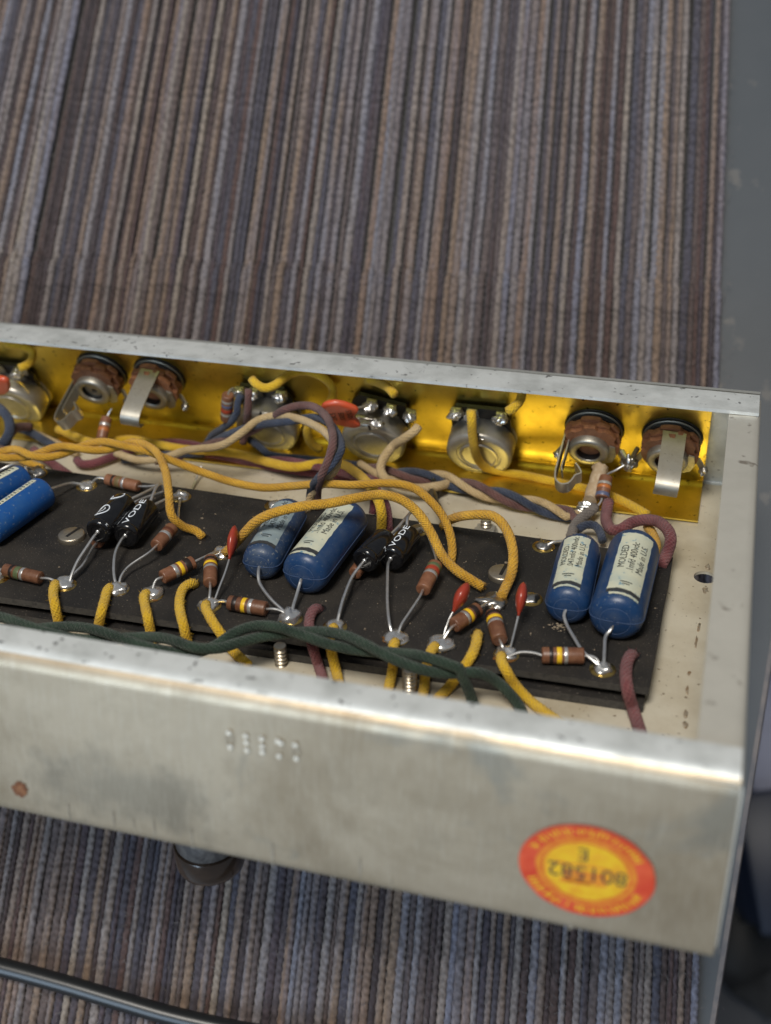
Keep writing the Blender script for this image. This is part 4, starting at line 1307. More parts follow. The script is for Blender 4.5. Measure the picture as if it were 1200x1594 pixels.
def jack(label, q, phi, hook, plug=False, wide=5.4):
    q = (q[0], q[1], 2.2)
    t = panel_thing("jack_socket", label, "jack socket", q, "jack sockets on the panel")
    R = 10.3
    t.part("insulating_washer", pf(t, plathe([(5, .1), (R * 1.03, .1), (R * 1.05, .5), (R * 1.03, .9), (5, .9)], 44)), "black_wafer")
    t.part("metal_washer", pf(t, plathe([(5, 1.1), (R * .98, 1.1), (R * 1.0, 1.4), (R * .98, 1.7), (5, 1.7)], 44)), "spring_steel")
    t.part("insulating_washer", pf(t, plathe([(5, 1.9), (R * .92, 1.9), (R * .95, 2.3), (R * .92, 2.9), (5, 2.9)], 44)), "black_wafer")
    for i, (z0, z1, nt) in enumerate(((3.1, 4.7, [(60, 9), (125, 12), (10, 8), (200, 10)]), (4.9, 6.6, [(95, 13), (150, 9), (35, 11), (300, 14)]), (6.8, 8.5, [(70, 8), (120, 10), (170, 10), (15, 9)]))):
        t.part("phenolic_wafer", pf(t, notch_disc(R * (1.0 - .015 * i), z0, z1, nt)), "phenolic", smooth=False)
    fr = [(7.2, 8.4), (7.2, 10.6), (6.9, 11.2), (6.2, 11.4), (4.6, 11.4), (4.2, 11.0), (4.1, 7.0)]
    fv, ff = lathe(fr, (-0.6, -1.2, 0), ID, 40, False)
    t.part("bushing_ring", pf(t, (fv, ff)), "spring_steel", sharp=50)
    bore = lathe([(4.12, 11.0), (4.0, 4.0), (0.3, 3.9)], (-0.6, -1.2, 0), ID, 30, False)
    t.part("bore", pf(t, bore), "black_wafer")
    if plug:
        t.part("bore_plate", pf(t, lathe([(4.05, 9.6), (1.2, 9.8), (1.1, 9.2)], (-.2, -1.3, 0), ID, 30, False)), "spring_steel")
    # frame lobe of the sleeve contact
    lobe = [(4.6, -8.8), (7.6, -7.4), (9.0, -3.5), (8.6, 1.2), (6.6, 2.0), (6.2, -2.6), (4.4, -5.6)]
    lv = [V((x, y, z)) for z in (8.9, 9.5) for x, y in lobe]
    k = len(lobe)
    t.part("sleeve_contact", pf(t, (lv, [tuple(range(k - 1, -1, -1)), tuple(range(k, 2 * k))] + [(i, (i + 1) % k, (i + 1) % k + k, i + k) for i in range(k)])), "spring_steel", smooth=False)
    # tip spring: leaves the wafers at the rim, runs back along the socket axis and hooks inward
    rd = V((math.cos(math.radians(phi)), math.sin(math.radians(phi)), 0))
    td = V((-rd.y, rd.x, 0))
    pth = [rd * a + V((0, 0, z)) for a, z in hook]
    t.part("tip_spring", pf(t, ribbon(spline(pth, .6), td, wide, .55)), "spring_steel", sharp=60)
    inner = [rd * a + V((0, 0, z)) for a, z in ((8.0, 6.0), (8.0, 10), (8.3, 16), (8.6, 21), (8.0, 22.3))]
    t.part("shunt_spring", pf(t, ribbon(spline(inner, 1), td, 4.4, .45)), "spring_steel", sharp=60)
    for an in (-25, 205):
        a = math.radians(an)
        d = V((math.cos(a), math.sin(a), 0))
        lg = t.part("solder_lug", pf(t, ribbon([d * 8 + V((0, 0, 6)), d * 11 + V((0, 0, 6.3)), d * 13.2 + V((0, -1, 8.3)), d * 14 + V((0, -1.5, 10))], V((-d.y, d.x, 0)), 2.8, .5)), "spring_steel", sharp=40)
        t.part("lug_solder", pf(t, blob(d * 13.4 + V((0, -1, 9)), (1.5, 1.4, 1.7), lump=.6, seed=an)), "dull_solder", parent=lg)
    return t
hookA = [(9.6, 6.0), (9.9, 12), (10.2, 19), (10.3, 23.5), (9.6, 26.6), (7.6, 28.2), (5.2, 27.6), (3.9, 25.6), (3.2, 23.8), (1.4, 22.6), (2.6, 20.2), (4.0, 18.6)]
hookB = [(9.4, 5.6), (9.8, 12), (10.0, 20), (9.8, 26), (8.9, 28.6), (6.6, 29.8), (4.6, 29.0), (3.4, 27.0)]
jack("jack socket with its hook spring on the left side, left of the left pair", (-251.98, 32.61, 9), 192, hookA, True)
jack("jack socket with a broad flat spring across it, right of the left pair", (-226.46, 33.26, 9), 84, hookB, False, 7.6)
jack("jack socket with open bore and hook spring, left of the right pair", (-55.18, 28.79, 9), 180, hookA)
jack("jack socket with a broad flat spring across it, nearest the chassis end", (-27.53, 28.47, 9), 84, hookB, False, 8.0)

# small parts hanging on the controls
resistor("dusty resistor with orange and blue bands hanging off the right jacks", (-48.49, 184.43, 14), (-48.6, 177.32, 9), [(0.36, 1.0, "band_grey"), (0.52, 1.2, "band_orange"), (0.86, 1.4, "band_blue")],
         [(-47.91, 184.66, 15), (-45.31, 184.49, 17), (-42.41, 185.34, 19), (-39.73, 186.11, 21)], [(-48.9, 176.69, 8), (-50.21, 175.3, 6.5), (-52.3, 174.28, 6)], r=2.5)
resistor("blurred resistor with orange band hanging under the left jacks", (-244.73, 182.36, 16), (-244.16, 175.12, 10), [(0.35, 1.1, "band_silver"), (0.58, 1.4, "band_orange")], [(-244.51, 183.86, 17), (-243.22, 184.71, 19)], [(-244.18, 174.85, 9), (-244.17, 173.46, 8)], r=2.2)
resistor("upright resistor with red and grey bands left of the half hidden potentiometer", (-190.05, 179.81, 33.16), (-193.07, 182.25, 21.15), [(0.22, 1.2, "band_grey"), (0.38, 1.2, "band_blue"), (0.56, 1.5, "band_red"), (0.72, 1.2, "band_grey")], [(-190.24, 181.69, 33.87), (-189.55, 183.83, 34.03)], [(-194.04, 183.35, 18.85), (-195.13, 184.65, 16.14)], r=2.3)
ts = Thing("paper_sleeve", "dusty tan paper sleeve hanging under the open bored jack", "sleeve", (-51.27, 184.72, 14))
ts.part("tube", tube(spline([(-50.64, 187.11, 17), (-51.41, 184.59, 13), (-52.43, 180.95, 8), (-52.87, 177.93, 7)], 1), 2.6, 14, 0.15), "tan_sleeve")
ts.part("lead_end", blob((-53.87, 175.73, 6), (3.0, 1.9, 1.7), lump=.5, seed=9), "solder")
ts.part("lead_tip", blob((-55.58, 173.82, 5), (2.2, 1.2, 1.1), lump=.6, seed=12), "dull_solder")
ts.part("upper_lump", blob((-50.99, 187.32, 15), (2.9, 2.6, 2.4), lump=.3, seed=2), "tan_sleeve")
sb = Thing("solder_bridge", "lump of solder joining the two right jacks", "solder", (-41.18, 185.7, 20))
sb.part("lump", blob((-40.85, 184.81, 20), (1.6, 1.6, 3.0), lump=.5, seed=2), "dull_solder")
sb.part("strut", tube(spline([(-44.08, 190.07, 22), (-41.76, 186.57, 20.5), (-39.14, 184.19, 19)], 1), .9, 8), "dull_solder")
sb.part("strut", tube(spline([(-38.99, 193.3, 22), (-40.33, 187.9, 20.5), (-41.65, 182.62, 19)], 1), .9, 8), "dull_solder")

# flat orange capacitor soldered to the back of a potentiometer
def flat_cap(label, corners, thick, lead_paths, txt=True):
    """corners: outline points (chassis mm) of the front face, roughly planar"""
    cs = [V(c) for c in corners]
    c = sum(cs, V((0, 0, 0))) / len(cs)
    n = V((0, 0, 0))
    for i in range(len(cs)):
        n += (cs[i] - c).cross(cs[(i + 1) % len(cs)] - c)
    n.normalize()
    if n.y > 0:
        n = -n
    t = Thing("film_capacitor", label, "capacitor", c, "orange dipped film capacitors")
    ol = spline(cs + [cs[0]], .8)[:-1]
    m = len(ol)
    vs, fs = [], []
    lay = [(.80, 1.0), (.93, .82), (1.0, .35), (1.0, -.35), (.93, -.82), (.80, -1.0)]
    for k, h in lay:
        for p in ol:
            vs.append(c + (p - c) * k + n * thick * .5 * h)
    for j in range(len(lay) - 1):
        for i in range(m):
            a, b = j * m + i, j * m + (i + 1) % m
            fs.append((a, b, b + m, a + m))
    fs.append(tuple(range(m - 1, -1, -1)))
    fs.append(tuple((len(lay) - 1) * m + i for i in range(m)))
    t.part("dipped_body", (vs, fs), "orange_dip", sharp=70)
    if txt:
        ux = (cs[1] - cs[0]).normalized()
        ux = (ux - n * ux.dot(n)).normalized()
        # lettering runs up across the body, rows side by side
        up = -V((1, 0, 0))
        up = (up - n * up.dot(n)).normalized()
        rt = up.cross(n)
        if rt.z < 0:
            rt = -rt
        for i, s in enumerate(("2K5", ".005", "10%S")):
            v2, ff = text2d(s, 3.0)
            o = c + n * (thick * .5 + .06) + up * (2.2 - i * 3.1) - rt * 3.0
            t.part("lettering", ([o + rt * x + up * y for x, y in v2], ff), "dark_print", smooth=False)
    leads(t, *[[V(q) for q in p] for p in lead_paths], r=.42)
    return t
flat_cap("flat orange dipped capacitor with dark printing, soldered to a potentiometer back", [(-151.15, 173.57, 34.6), (-149.54, 172.18, 37.49), (-146.25, 172.04, 38.94), (-143.09, 172.7, 38.72), (-140.12, 173.85, 37.49), (-137.41, 175.65, 34.9), (-139.89, 177.6, 30.84), (-138.22, 179.61, 26.65), (-140.46, 180.27, 25.27), (-145.12, 179.39, 25.95), (-149.54, 177.27, 28.06)], 2.6,
         [[(-138.27, 175.39, 35.43), (-136.62, 177.83, 34.98), (-135.39, 180.13, 34.8), (-134.57, 182.3, 34.9)], [(-139.49, 179.7, 26.45), (-137.55, 181.41, 26.37), (-136.17, 183.31, 25.86)]])
pb = Thing("solder_blob", "bright solder blob on the back of the potentiometer with the orange capacitor", "solder", (-134.77, 186.74, 23.81))
pb.part("lump", blob((-134.24, 185.83, 24.32), (3.4, 2.4, 1.5), lump=.5, seed=6), "solder")
pb.part("smear", blob((-138.34, 185.62, 26.61), (4.0, 1.6, .8), lump=.5, seed=8), "dull_solder")
flat_cap("orange dipped capacitor cut by the left picture edge", [(-292.66, 178.88, 28.16), (-287.33, 177.18, 31.69), (-283.58, 177.46, 31.13), (-283.38, 178.63, 28.68), (-286.04, 180.87, 24.01), (-290.83, 182.06, 21.53), (-295.3, 181.83, 22.02)], 2.6, [[(-283.93, 178.33, 29.32), (-282.15, 180.87, 28.64), (-282.48, 184.93, 24.81), (-282.17, 187.72, 20.15)]], False)

# ================================================================== WIRES
RW = 1.45
pair = twisted([(-270.28, 134.48, 20), (-259.04, 138.33, 21), (-248.05, 138.04, 22), (-236.8, 141.97, 24), (-225.2, 144.86, 25), (-214.34, 146.53, 26)], 2, 1.55, 34, 0.6)
wa = pair[0] + spline([pair[0][-1], (-208.57, 145.96, 27), (-201.26, 140.7, 27), (-195.09, 133.39, 25), (-189.04, 122.78, 22), (-185.67, 116.49, 18), (-182.47, 117.98, 13), (-179.14, 119.56, 11), (-175.86, 118.66, 9.2)], 1.2)[1:]
wb = pair[1] + spline([pair[1][-1], (-207.86, 144.96, 25), (-200.86, 146.38, 22), (-189.2, 147.33, 18), (-176.36, 145.89, 16), (-163.65, 144.72, 16), (-153.76, 144.47, 18), (-140.9, 142.23, 22), (-128.74, 140.66, 24), (-117.48, 141.14, 26), (-108.4, 140.67, 26),
                        (-101.94, 137.89, 24), (-96.42, 135.04, 20), (-92.81, 130.98, 16), (-91.07, 127.38, 12), (-90.58, 123.55, 9.5)], 1.2)[1:]
wire("cloth_wire", "yellow cloth wire bending down to the board beside the left black capacitors", wa, RW, "cloth_yellow", "yellow cloth wires", 1.6, 0, True)
wire("cloth_wire", "long yellow cloth wire running behind the moulded capacitors", wb, RW, "cloth_yellow", "yellow cloth wires", 1.6, 0, True)
wire("cloth_wire", "thick yellow cloth wire arching over the left moulded capacitors to the pulled solder joint",
     [(-164.11, 109.59, 10.5), (-161.67, 109.83, 13), (-156.73, 108.59, 19), (-151.65, 108.41, 25), (-145.54, 108.84, 29), (-136.59, 112.11, 31), (-127.68, 114.62, 32), (-119.82, 120.28, 32), (-113.8, 125.21, 31), (-107.83, 126.81, 29), (-101.87, 126, 25), (-96.75, 122.61, 20), (-92.12, 117.61, 16), (-86.96, 113.63, 14), (-81.44, 111.35, 12.5), (-77.08, 110.3, 11)],
     1.6, "cloth_yellow", "yellow cloth wires", 2.6, 2)
wire("cloth_wire", "yellow cloth wire looping over the right bolt down to the pulled solder joint",
     [(-98.34, 144.62, 10), (-94.28, 139.81, 16), (-89.34, 136.36, 20), (-84.11, 135.08, 22), (-79.36, 133.71, 23), (-75.49, 131.42, 22), (-71.93, 126.37, 20), (-69.73, 120.84, 17), (-69.21, 115.46, 14), (-70.02, 110.58, 12), (-70.53, 106.2, 11)],
     1.6, "cloth_yellow", "yellow cloth wires", 2.0, 1)
G = "yellow wire stubs along the near board edge"
stubs = [
 ("first yellow stub from the left, hanging off the near board edge", [(-210.04, 79.85, 10.5), (-209.34, 77.48, 10.7), (-207.35, 73.58, 10.7), (-204.44, 69.28, 10.7), (-203.85, 68.44, 7.7), (-203.96, 68.55, 2.63), (-199.8, 62.78, 2.6)]),
 ("second yellow stub from the left at the near board edge", [(-191.85, 82.18, 10.5), (-191.84, 80.04, 10.7), (-190.11, 75.04, 10.7), (-188.14, 69.18, 10.7), (-190.03, 68.87, 4.94), (-188.49, 63.98, 2.6)]),
 ("yellow stub hanging from the solder joint of the slanting banded resistor", [(-179.01, 82.11, 10.5), (-179.06, 79.99, 10.7), (-176.18, 75.01, 10.7), (-172.69, 69.64, 10.7), (-172.38, 69.35, 4.14), (-169.32, 63.9, 2.6)]),
 ("lone yellow stub rising from a bare hole in the board", [(-167.14, 92.13, 9), (-167.01, 89.45, 11.3), (-168.29, 86.91, 11.3), (-167.51, 81.74, 11), (-164.81, 75.78, 10.7), (-160.79, 69.55, 9.78), (-160.31, 69.68, 3.7), (-157.15, 64.74, 2.6)]),
 ("yellow stub below the resistor that points at the viewer", [(-158.4, 81.2, 10.5), (-157.63, 79, 10.7), (-153.02, 73.27, 10.7), (-148.64, 69.9, 8.62), (-146.06, 70.05, 3.67), (-138.69, 64.99, 2.6)]),
 ("yellow stub passing behind the green wires beside the maroon stub", [(-115.83, 79.49, 10.6), (-116.11, 77.3, 10.7), (-115.06, 72.36, 10.7), (-113.96, 70.86, 6.8), (-111.87, 68.11, 2.6), (-109.11, 62.72, 2.6)]),
 ("yellow stub under the green wires at the foot of the right black capacitors", [(-96.1, 77.01, 10.6), (-96.28, 74.91, 10.7), (-95.29, 71.33, 9.57), (-95.61, 71.37, 4.75), (-95.34, 66.86, 2.6), (-94.54, 61.42, 2.6)]),
 ("yellow stub under the green wires right of the bolt end", [(-84.12, 78.15, 10.6), (-84.8, 76.26, 10.7), (-84.76, 71.61, 10.46), (-85.77, 71.63, 5.08), (-85.15, 67.69, 2.6), (-84.24, 62.04, 2.6)]),
 ("leaning yellow stub rising from a bare hole left of the right resistors", [(-73.95, 88.73, 9), (-73.11, 83.84, 11.3), (-72.78, 79.78, 11.3), (-73.14, 74.62, 10.9), (-75.13, 71.89, 7.7), (-78.24, 70.67, 2.6), (-80.31, 63.64, 2.6)]),
 ("longest yellow stub slanting right over the near board edge", [(-64.71, 78.41, 10.6), (-64.39, 75.9, 10.7), (-62.15, 72.22, 10.25), (-59.82, 72.31, 6), (-55.33, 70.67, 2.6), (-48.93, 65.47, 2.6), (-43.34, 61.92, 2.6)]),
]
for lab, pts in stubs:
    wire("cloth_wire", lab, pts, 1.55, "cloth_yellow_bright", G, 2.4, 0)
wire("cloth_wire", "maroon cloth stub over the board edge left of the green wires' crossing", [(-124.34, 89.16, 9), (-124.48, 86.25, 11), (-124.74, 83.43, 11), (-123.93, 79.3, 10.7), (-121.42, 73.32, 10.7), (-119.68, 70.69, 7.73), (-118.2, 70.24, 2.6), (-114.2, 63.22, 2.6)], 1.6, "cloth_pink", "maroon cloth stubs", 2.4)
wire("cloth_wire", "maroon cloth stub at the right near corner of the board", [(-28.45, 89.81, 9), (-29.01, 86.71, 11), (-29.53, 83.22, 11), (-29.32, 78.29, 10.7), (-28.1, 73.15, 9.28), (-26.43, 73.2, 3.82), (-24.14, 67.46, 2.6), (-22.15, 61.51, 2.6)], 1.75, "cloth_pink", "maroon cloth stubs", 2.4)

# green twisted pair along the near side
gp = twisted([(-216.06, 51.22, 15), (-202.98, 51.21, 15), (-188.6, 52.25, 15), (-172.46, 53.46, 15), (-159.2, 53.67, 15), (-148.99, 53.47, 15), (-143.41, 56.76, 15), (-138.8, 61.31, 16), (-132.35, 64.44, 17), (-123.06, 66.17, 17), (-111.15, 65.72, 17), (-97.03, 63.46, 17), (-85.3, 61.66, 17), (-77.99, 61.89, 16), (-74.22, 62.98, 15)], 2, 1.75, 54, 2.3)
ga = gp[0] + spline([gp[0][-1], (-72.42, 63.2, 12), (-70.91, 64.09, 7), (-69.88, 64.75, 2)], 1.2)[1:]
gb = gp[1] + spline([gp[1][-1], (-69.12, 64.7, 14), (-65.15, 66.93, 11), (-61.18, 67.76, 7), (-57.66, 67.27, 3), (-55.72, 65.03, 1.5)], 1.2)[1:]
wire("cloth_wire", "green cloth wire of the twisted pair, ending furthest left at the floor", ga, 1.6, "cloth_green", "green twisted pair", 1.8, 0, True)
wire("cloth_wire", "green cloth wire of the twisted pair, reaching furthest right to the floor", gb, 1.6, "cloth_green", "green twisted pair", 1.8, 0, True)

# loop of blue, brown and cream over the half hidden potentiometer
wire("cloth_wire", "cream cloth wire arching over the half hidden potentiometer", [(-236.44, 171.19, 7), (-225.17, 167.96, 7), (-215.24, 167.62, 9), (-203.93, 167.66, 14), (-187.4, 164.18, 20), (-179.73, 167.19, 25), (-175.49, 171.24, 28), (-168.47, 173.12, 30), (-157.99, 168.77, 32), (-147.32, 161.42, 33), (-140.68, 154.42, 33), (-136.8, 149.47, 31), (-136.39, 144.81, 27), (-140.62, 142.76, 22), (-145.35, 144.54, 16), (-147.61, 144.34, 9)], 1.45, "cloth_cream", "loop of three wires", 0.5)
wire("cloth_wire", "blue cloth wire arching over the half hidden potentiometer", [(-198.38, 179.91, 12), (-188.01, 173.62, 20), (-175.76, 171.47, 26), (-162.2, 169.75, 30), (-153.57, 170.88, 32), (-145.43, 164.48, 34), (-137.59, 153.18, 35), (-134.35, 145.24, 34), (-136.26, 140.16, 31), (-140.56, 139.17, 26), (-145.9, 144.93, 17), (-147.17, 145.82, 9)], 1.45, "cloth_blue", "loop of three wires", 1.2)
wire("cloth_wire", "brown cloth wire arching highest over the half hidden potentiometer", [(-202.73, 179.49, 10), (-192.23, 174.6, 16), (-179.66, 172.69, 22), (-172.11, 174.09, 27), (-165.3, 171.97, 33), (-160, 172.82, 35), (-154.23, 172.07, 36), (-146.97, 165.26, 37), (-140.65, 154.41, 38), (-136.73, 144.57, 37), (-136.99, 139.93, 33), (-139.36, 138.54, 27), (-143.42, 144.62, 17), (-144.52, 146.47, 9)], 1.45, "cloth_brown", "loop of three wires", 1.4)
wire("cloth_wire", "blue cloth wire hanging from the left lug of the half hidden potentiometer", [(-185.98, 182.39, 32.41), (-187.25, 181.6, 29.43), (-186.96, 179.61, 26.65), (-189.71, 180.73, 22), (-196.01, 184.17, 16), (-202.79, 188.38, 10), (-205.63, 188.83, 6)], 1.45, "cloth_blue", "wires of the half hidden potentiometer", 1.2)
wire("cloth_wire", "brown cloth wire hanging straight from a potentiometer lug beside the blue one", [(-181.29, 179.35, 36.42), (-181.37, 178.78, 32.99), (-181.67, 177.8, 28.11), (-187.2, 187.05, 17), (-189.21, 186.88, 9)], 1.45, "cloth_brown", "wires of the half hidden potentiometer", 1.2)
wire("cloth_wire", "yellow cloth wire looping over the top of the half hidden potentiometer", [(-179.05, 178.07, 41.4), (-176.69, 176.36, 40.35), (-173.22, 175.67, 39.48), (-170.18, 177.67, 39.92), (-168.31, 181.63, 40.92), (-166.23, 185.71, 41.66), (-161.93, 189.19, 41.35), (-155.84, 190.24, 39.16), (-152.47, 191.51, 34.2), (-152.69, 190.03, 30.35), (-156.68, 189, 25.57), (-160.57, 187.65, 21.45), (-162.4, 187.63, 16.87), (-162.35, 190.79, 10.29), (-159.96, 193.87, 6.18)], 1.65, "cloth_yellow_bright", "wires of the half hidden potentiometer", 0.8)
wire("cloth_wire", "blurred blue cloth wire lying below the half hidden potentiometer", [(-188.78, 192.31, 8), (-184.08, 189.8, 7), (-178.45, 187.33, 5), (-165.82, 189.03, 4), (-142.35, 189.35, 4)], 1.45, "cloth_blue", "wires lying along the brass foot", 0.8)
wire("cloth_wire", "yellow cloth wire lying along the brass foot then dropping to the board", [(-271.6, 187.82, 5), (-249.94, 180.19, 5), (-238.81, 186.28, 5), (-227.19, 183.67, 6), (-212.83, 182.09, 6), (-197.35, 183.6, 6), (-187.28, 182.75, 6), (-174.71, 178, 7), (-163.21, 175.25, 8), (-153.91, 176.85, 10), (-145, 174.72, 12), (-136.95, 166.9, 14), (-127.74, 153.14, 18), (-120.16, 140.47, 20), (-118.01, 137.41, 16), (-118.1, 136.26, 9)], 1.75, "cloth_yellow_bright", "wires lying along the brass foot", 0.8)
wire("cloth_wire", "maroon cloth wire lying along the brass foot then dropping beside the yellow one", [(-251.64, 167.27, 4), (-248.59, 164.76, 4), (-244.64, 165.72, 4), (-239.98, 171.71, 4), (-234.49, 180.2, 4), (-225.59, 187.98, 4), (-213.48, 189.74, 4), (-198.14, 185.61, 4), (-181.61, 181.71, 5), (-170.45, 180.62, 7), (-154.68, 175.96, 9), (-141.6, 171.68, 10), (-130.74, 162.54, 14), (-123.65, 150.36, 17), (-119.16, 145.85, 14), (-115.78, 137.68, 9)], 1.7, "cloth_maroon", "wires lying along the brass foot", 0.8)
wire("cloth_wire", "maroon cloth wire dropping to the board on the yellow wire's left", [(-137.4, 174.04, 9), (-130.84, 164.22, 12), (-125.28, 151.68, 15), (-124.32, 148.95, 12), (-124.43, 147.45, 9.2)], 1.45, "cloth_maroon", "wires lying along the brass foot", 0.8)
wire("cloth_wire", "dark maroon cloth wire in shade along the front of the brass foot", [(-222.84, 176.1, 3), (-212.24, 183.03, 3), (-202.28, 185.43, 3), (-182.16, 182.68, 3), (-163.01, 180.97, 3), (-144.97, 181.21, 3), (-129.9, 181.81, 3)], 1.7, "cloth_maroon", "wires lying along the brass foot", 0.5)
wire("cloth_wire", "blue cloth wire in shade left of the brass foot's centre", [(-235.27, 173.11, 3), (-226.56, 175.35, 3.5), (-220.05, 179.24, 4), (-211.57, 181.83, 4), (-204.84, 184, 4)], 1.45, "cloth_blue", "wires lying along the brass foot", 0.5)

# twisted bundle of three running right along the floor
b3 = twisted([(-141.74, 187.39, 4), (-130.38, 183.63, 5), (-120.19, 183.14, 5.5), (-110.27, 183.12, 6), (-98.43, 179.55, 6), (-86.91, 176.08, 6), (-75.91, 173.98, 5.5), (-65.12, 171.94, 5), (-59.39, 170.56, 4.5)], 3, 1.75, 38, 0.2)
for lst, tail, mt, lab in ((b3[0], [(-56.11, 173.13, 4), (-52.42, 172.01, 2)], "cloth_cream", "cream cloth wire of the twisted bundle running right along the floor"),
                            (b3[1], [(-56.16, 170.4, 4), (-54.24, 168.88, 2)], "cloth_blue", "blue cloth wire of the twisted bundle running right along the floor"),
                            (b3[2], [(-56.22, 167.7, 4), (-56.35, 164.82, 2)], "cloth_brown", "brown cloth wire of the twisted bundle running right along the floor")):
    wire("cloth_wire", lab, lst + spline([lst[-1]] + tail, 1.2)[1:], 1.45, mt, "twisted bundle of three", 1.0, 0, True)
wire("cloth_wire", "cream cloth wire curling down from a potentiometer's right lug", [(-117.56, 184.4, 25.91), (-118.58, 182.72, 24.78), (-122.06, 181.9, 21.87), (-127.29, 184.35, 16.78), (-129.52, 179.79, 14), (-130.02, 176.15, 11), (-127.19, 173.02, 9), (-121.34, 171.34, 8), (-114.35, 170.62, 8), (-108.31, 175.34, 7), (-105.13, 182.19, 5)], 1.7, "cloth_cream", "wires on the panel controls", 0.5)
wire("cloth_wire", "yellow cloth wire hanging down the back of the last potentiometer", [(-97.4, 181.96, 35.62), (-96.75, 180.21, 33.48), (-96.68, 181.25, 27.85), (-96.55, 184.32, 20.31), (-96.3, 191.44, 11), (-93.84, 195.24, 6), (-87.64, 197.78, 3.5), (-78.95, 197.37, 3.2), (-69.42, 195.64, 3.2), (-59.1, 194.03, 3), (-48.07, 190.88, 3), (-39.34, 185.42, 3), (-32.41, 179.75, 3)], 1.7, "cloth_yellow_bright", "wires on the panel controls", 0.8)
wire("cloth_wire", "short yellow cloth wire under the rim at the last potentiometer's right lug", [(-83.51, 178.1, 39.02), (-81.36, 178.46, 40.58), (-80.1, 183.69, 41.25), (-80.41, 187.57, 42.41), (-81.4, 187.52, 44.82)], 1.65, "cloth_yellow_bright", "wires on the panel controls", 0.8)
wire("cloth_wire", "short yellow cloth wire under the rim at the orange capacitor's potentiometer", [(-124.12, 176.85, 41.64), (-126.88, 179.9, 42.21), (-130.52, 184.87, 41.1), (-134.83, 188.61, 40.25), (-138.64, 189.79, 40.09)], 1.65, "cloth_yellow_bright", "wires on the panel controls", 0.8)
wire("cloth_wire", "yellow cloth wire curling at the top of the leftmost potentiometer", [(-279.68, 181.56, 34.14), (-277.14, 183.37, 34.99), (-276.93, 187.28, 36.09), (-278.15, 189.86, 37.64), (-281.4, 190.1, 39.44), (-289.33, 189.89, 39.89)], 1.65, "cloth_yellow_bright", "wires on the panel controls", 0.8)
wire("cloth_wire", "dusty maroon cloth wire curling behind the largest moulded capacitor", [(-46.27, 177.33, 8), (-46.19, 171.79, 7), (-45.37, 165.33, 7), (-42.66, 158.7, 8), (-39.85, 158.16, 9), (-36.86, 161.51, 10), (-32.49, 161.37, 12), (-27.87, 157.85, 14), (-24.06, 151.28, 15), (-22.77, 146.74, 14), (-23.44, 143.43, 11), (-24.86, 138.11, 9.2)], 1.95, "cloth_pink", "wires behind the right capacitors", 2.6)
wire("cloth_wire", "dusty grey brown cloth wire behind the smaller right capacitor", [(-50.67, 175.59, 6), (-52.69, 170.55, 6), (-54.92, 167.67, 5), (-55.96, 162.56, 5), (-55.97, 154.87, 6)], 1.8, "cloth_grey", "wires behind the right capacitors", 2.2)
wire("cloth_wire", "dusty blue grey cloth wire between the right capacitors' far ends", [(-54.25, 159.58, 6), (-51.93, 161.52, 7), (-48.89, 161.84, 7), (-46.78, 159.71, 6), (-45.33, 155.76, 5)], 1.45, "cloth_blue", "wires behind the right capacitors", 2.2)
wire("cloth_wire", "short ochre cloth wire behind the largest moulded capacitor", [(-31.29, 163.65, 8), (-29.08, 157.45, 9), (-27.45, 151.24, 9), (-27.49, 144.8, 9)], 1.6, "cloth_yellow", "wires behind the right capacitors", 1.6)
wire("cloth_wire", "thin black strand hidden between two yellow wires at centre", [(-110.91, 174.07, 6), (-107.76, 168.39, 8), (-104.91, 159.94, 10), (-100.64, 150.28, 12), (-98.12, 145.58, 11), (-96.19, 141.35, 9.2)], 1.1, "black_rubber", None, 0)  # thin black tube following the dark line between the yellow wires
bs_ = Thing("black_plug", "small black plug on the floor behind the twin yellow wires", "plug", (-109.63, 176.64, 2))
bs_.part("body", lathe([(2.6, 0), (2.7, .6), (2.2, 4), (1.6, 5)], (-110.2, 176.94, 1.2), basis((0, .1, 1), (0, 1, 0)), 16), "black_wafer")
bs_.part("tip", lathe([(1.0, 5), (.9, 7.2), (.3, 7.6)], (-110.2, 176.94, 1.2), basis((0, .1, 1), (0, 1, 0)), 12), "black_wafer")
# clutter at the left edge
wire("cloth_wire", "blue cloth wire at the left edge below the leftmost potentiometer", [(-288.8, 172.41, 22), (-280.94, 167.17, 22), (-276.41, 163.74, 20), (-274.5, 159.56, 17), (-275.28, 154.31, 14)], 1.9, "cloth_blue", "wires at the left edge", 1.0)
wire("cloth_wire", "brown cloth wire looping at the left edge under the blue one", [(-279.4, 180.24, 9), (-280.18, 172.81, 12), (-278.31, 164.4, 13), (-275.05, 156.31, 13), (-273.99, 148.82, 12)], 1.8, "cloth_brown", "wires at the left edge", 1.0)
wire("cloth_wire", "blue cloth wire slanting right from the left edge", [(-289.9, 183.83, 6), (-280.89, 181.23, 6), (-271.46, 177.33, 5), (-261.44, 172.62, 4)], 1.7, "cloth_blue", "wires at the left edge", 1.0)
wire("cloth_wire", "cream cloth wire slanting right beside the blurred jack spring", [(-285.89, 186.43, 4), (-275.44, 181.83, 4), (-265.26, 177.34, 4), (-255.39, 173.77, 3)], 1.45, "cloth_cream", "wires at the left edge", 0.5)
wire("cloth_wire", "short maroon cloth wire running to the board under the twisted yellow pair", [(-269.63, 165.97, 7), (-262.38, 161.97, 6), (-256.92, 160.61, 4), (-249.97, 157.69, 2.5)], 1.7, "cloth_pink", "wires at the left edge", 1.0)
wire("cloth_wire", "short yellow cloth wire under the twisted yellow pair at left", [(-268.39, 155.65, 8), (-263.69, 154.95, 7), (-259.03, 154.26, 6)], 1.7, "cloth_yellow", "wires at the left edge", 1.0)

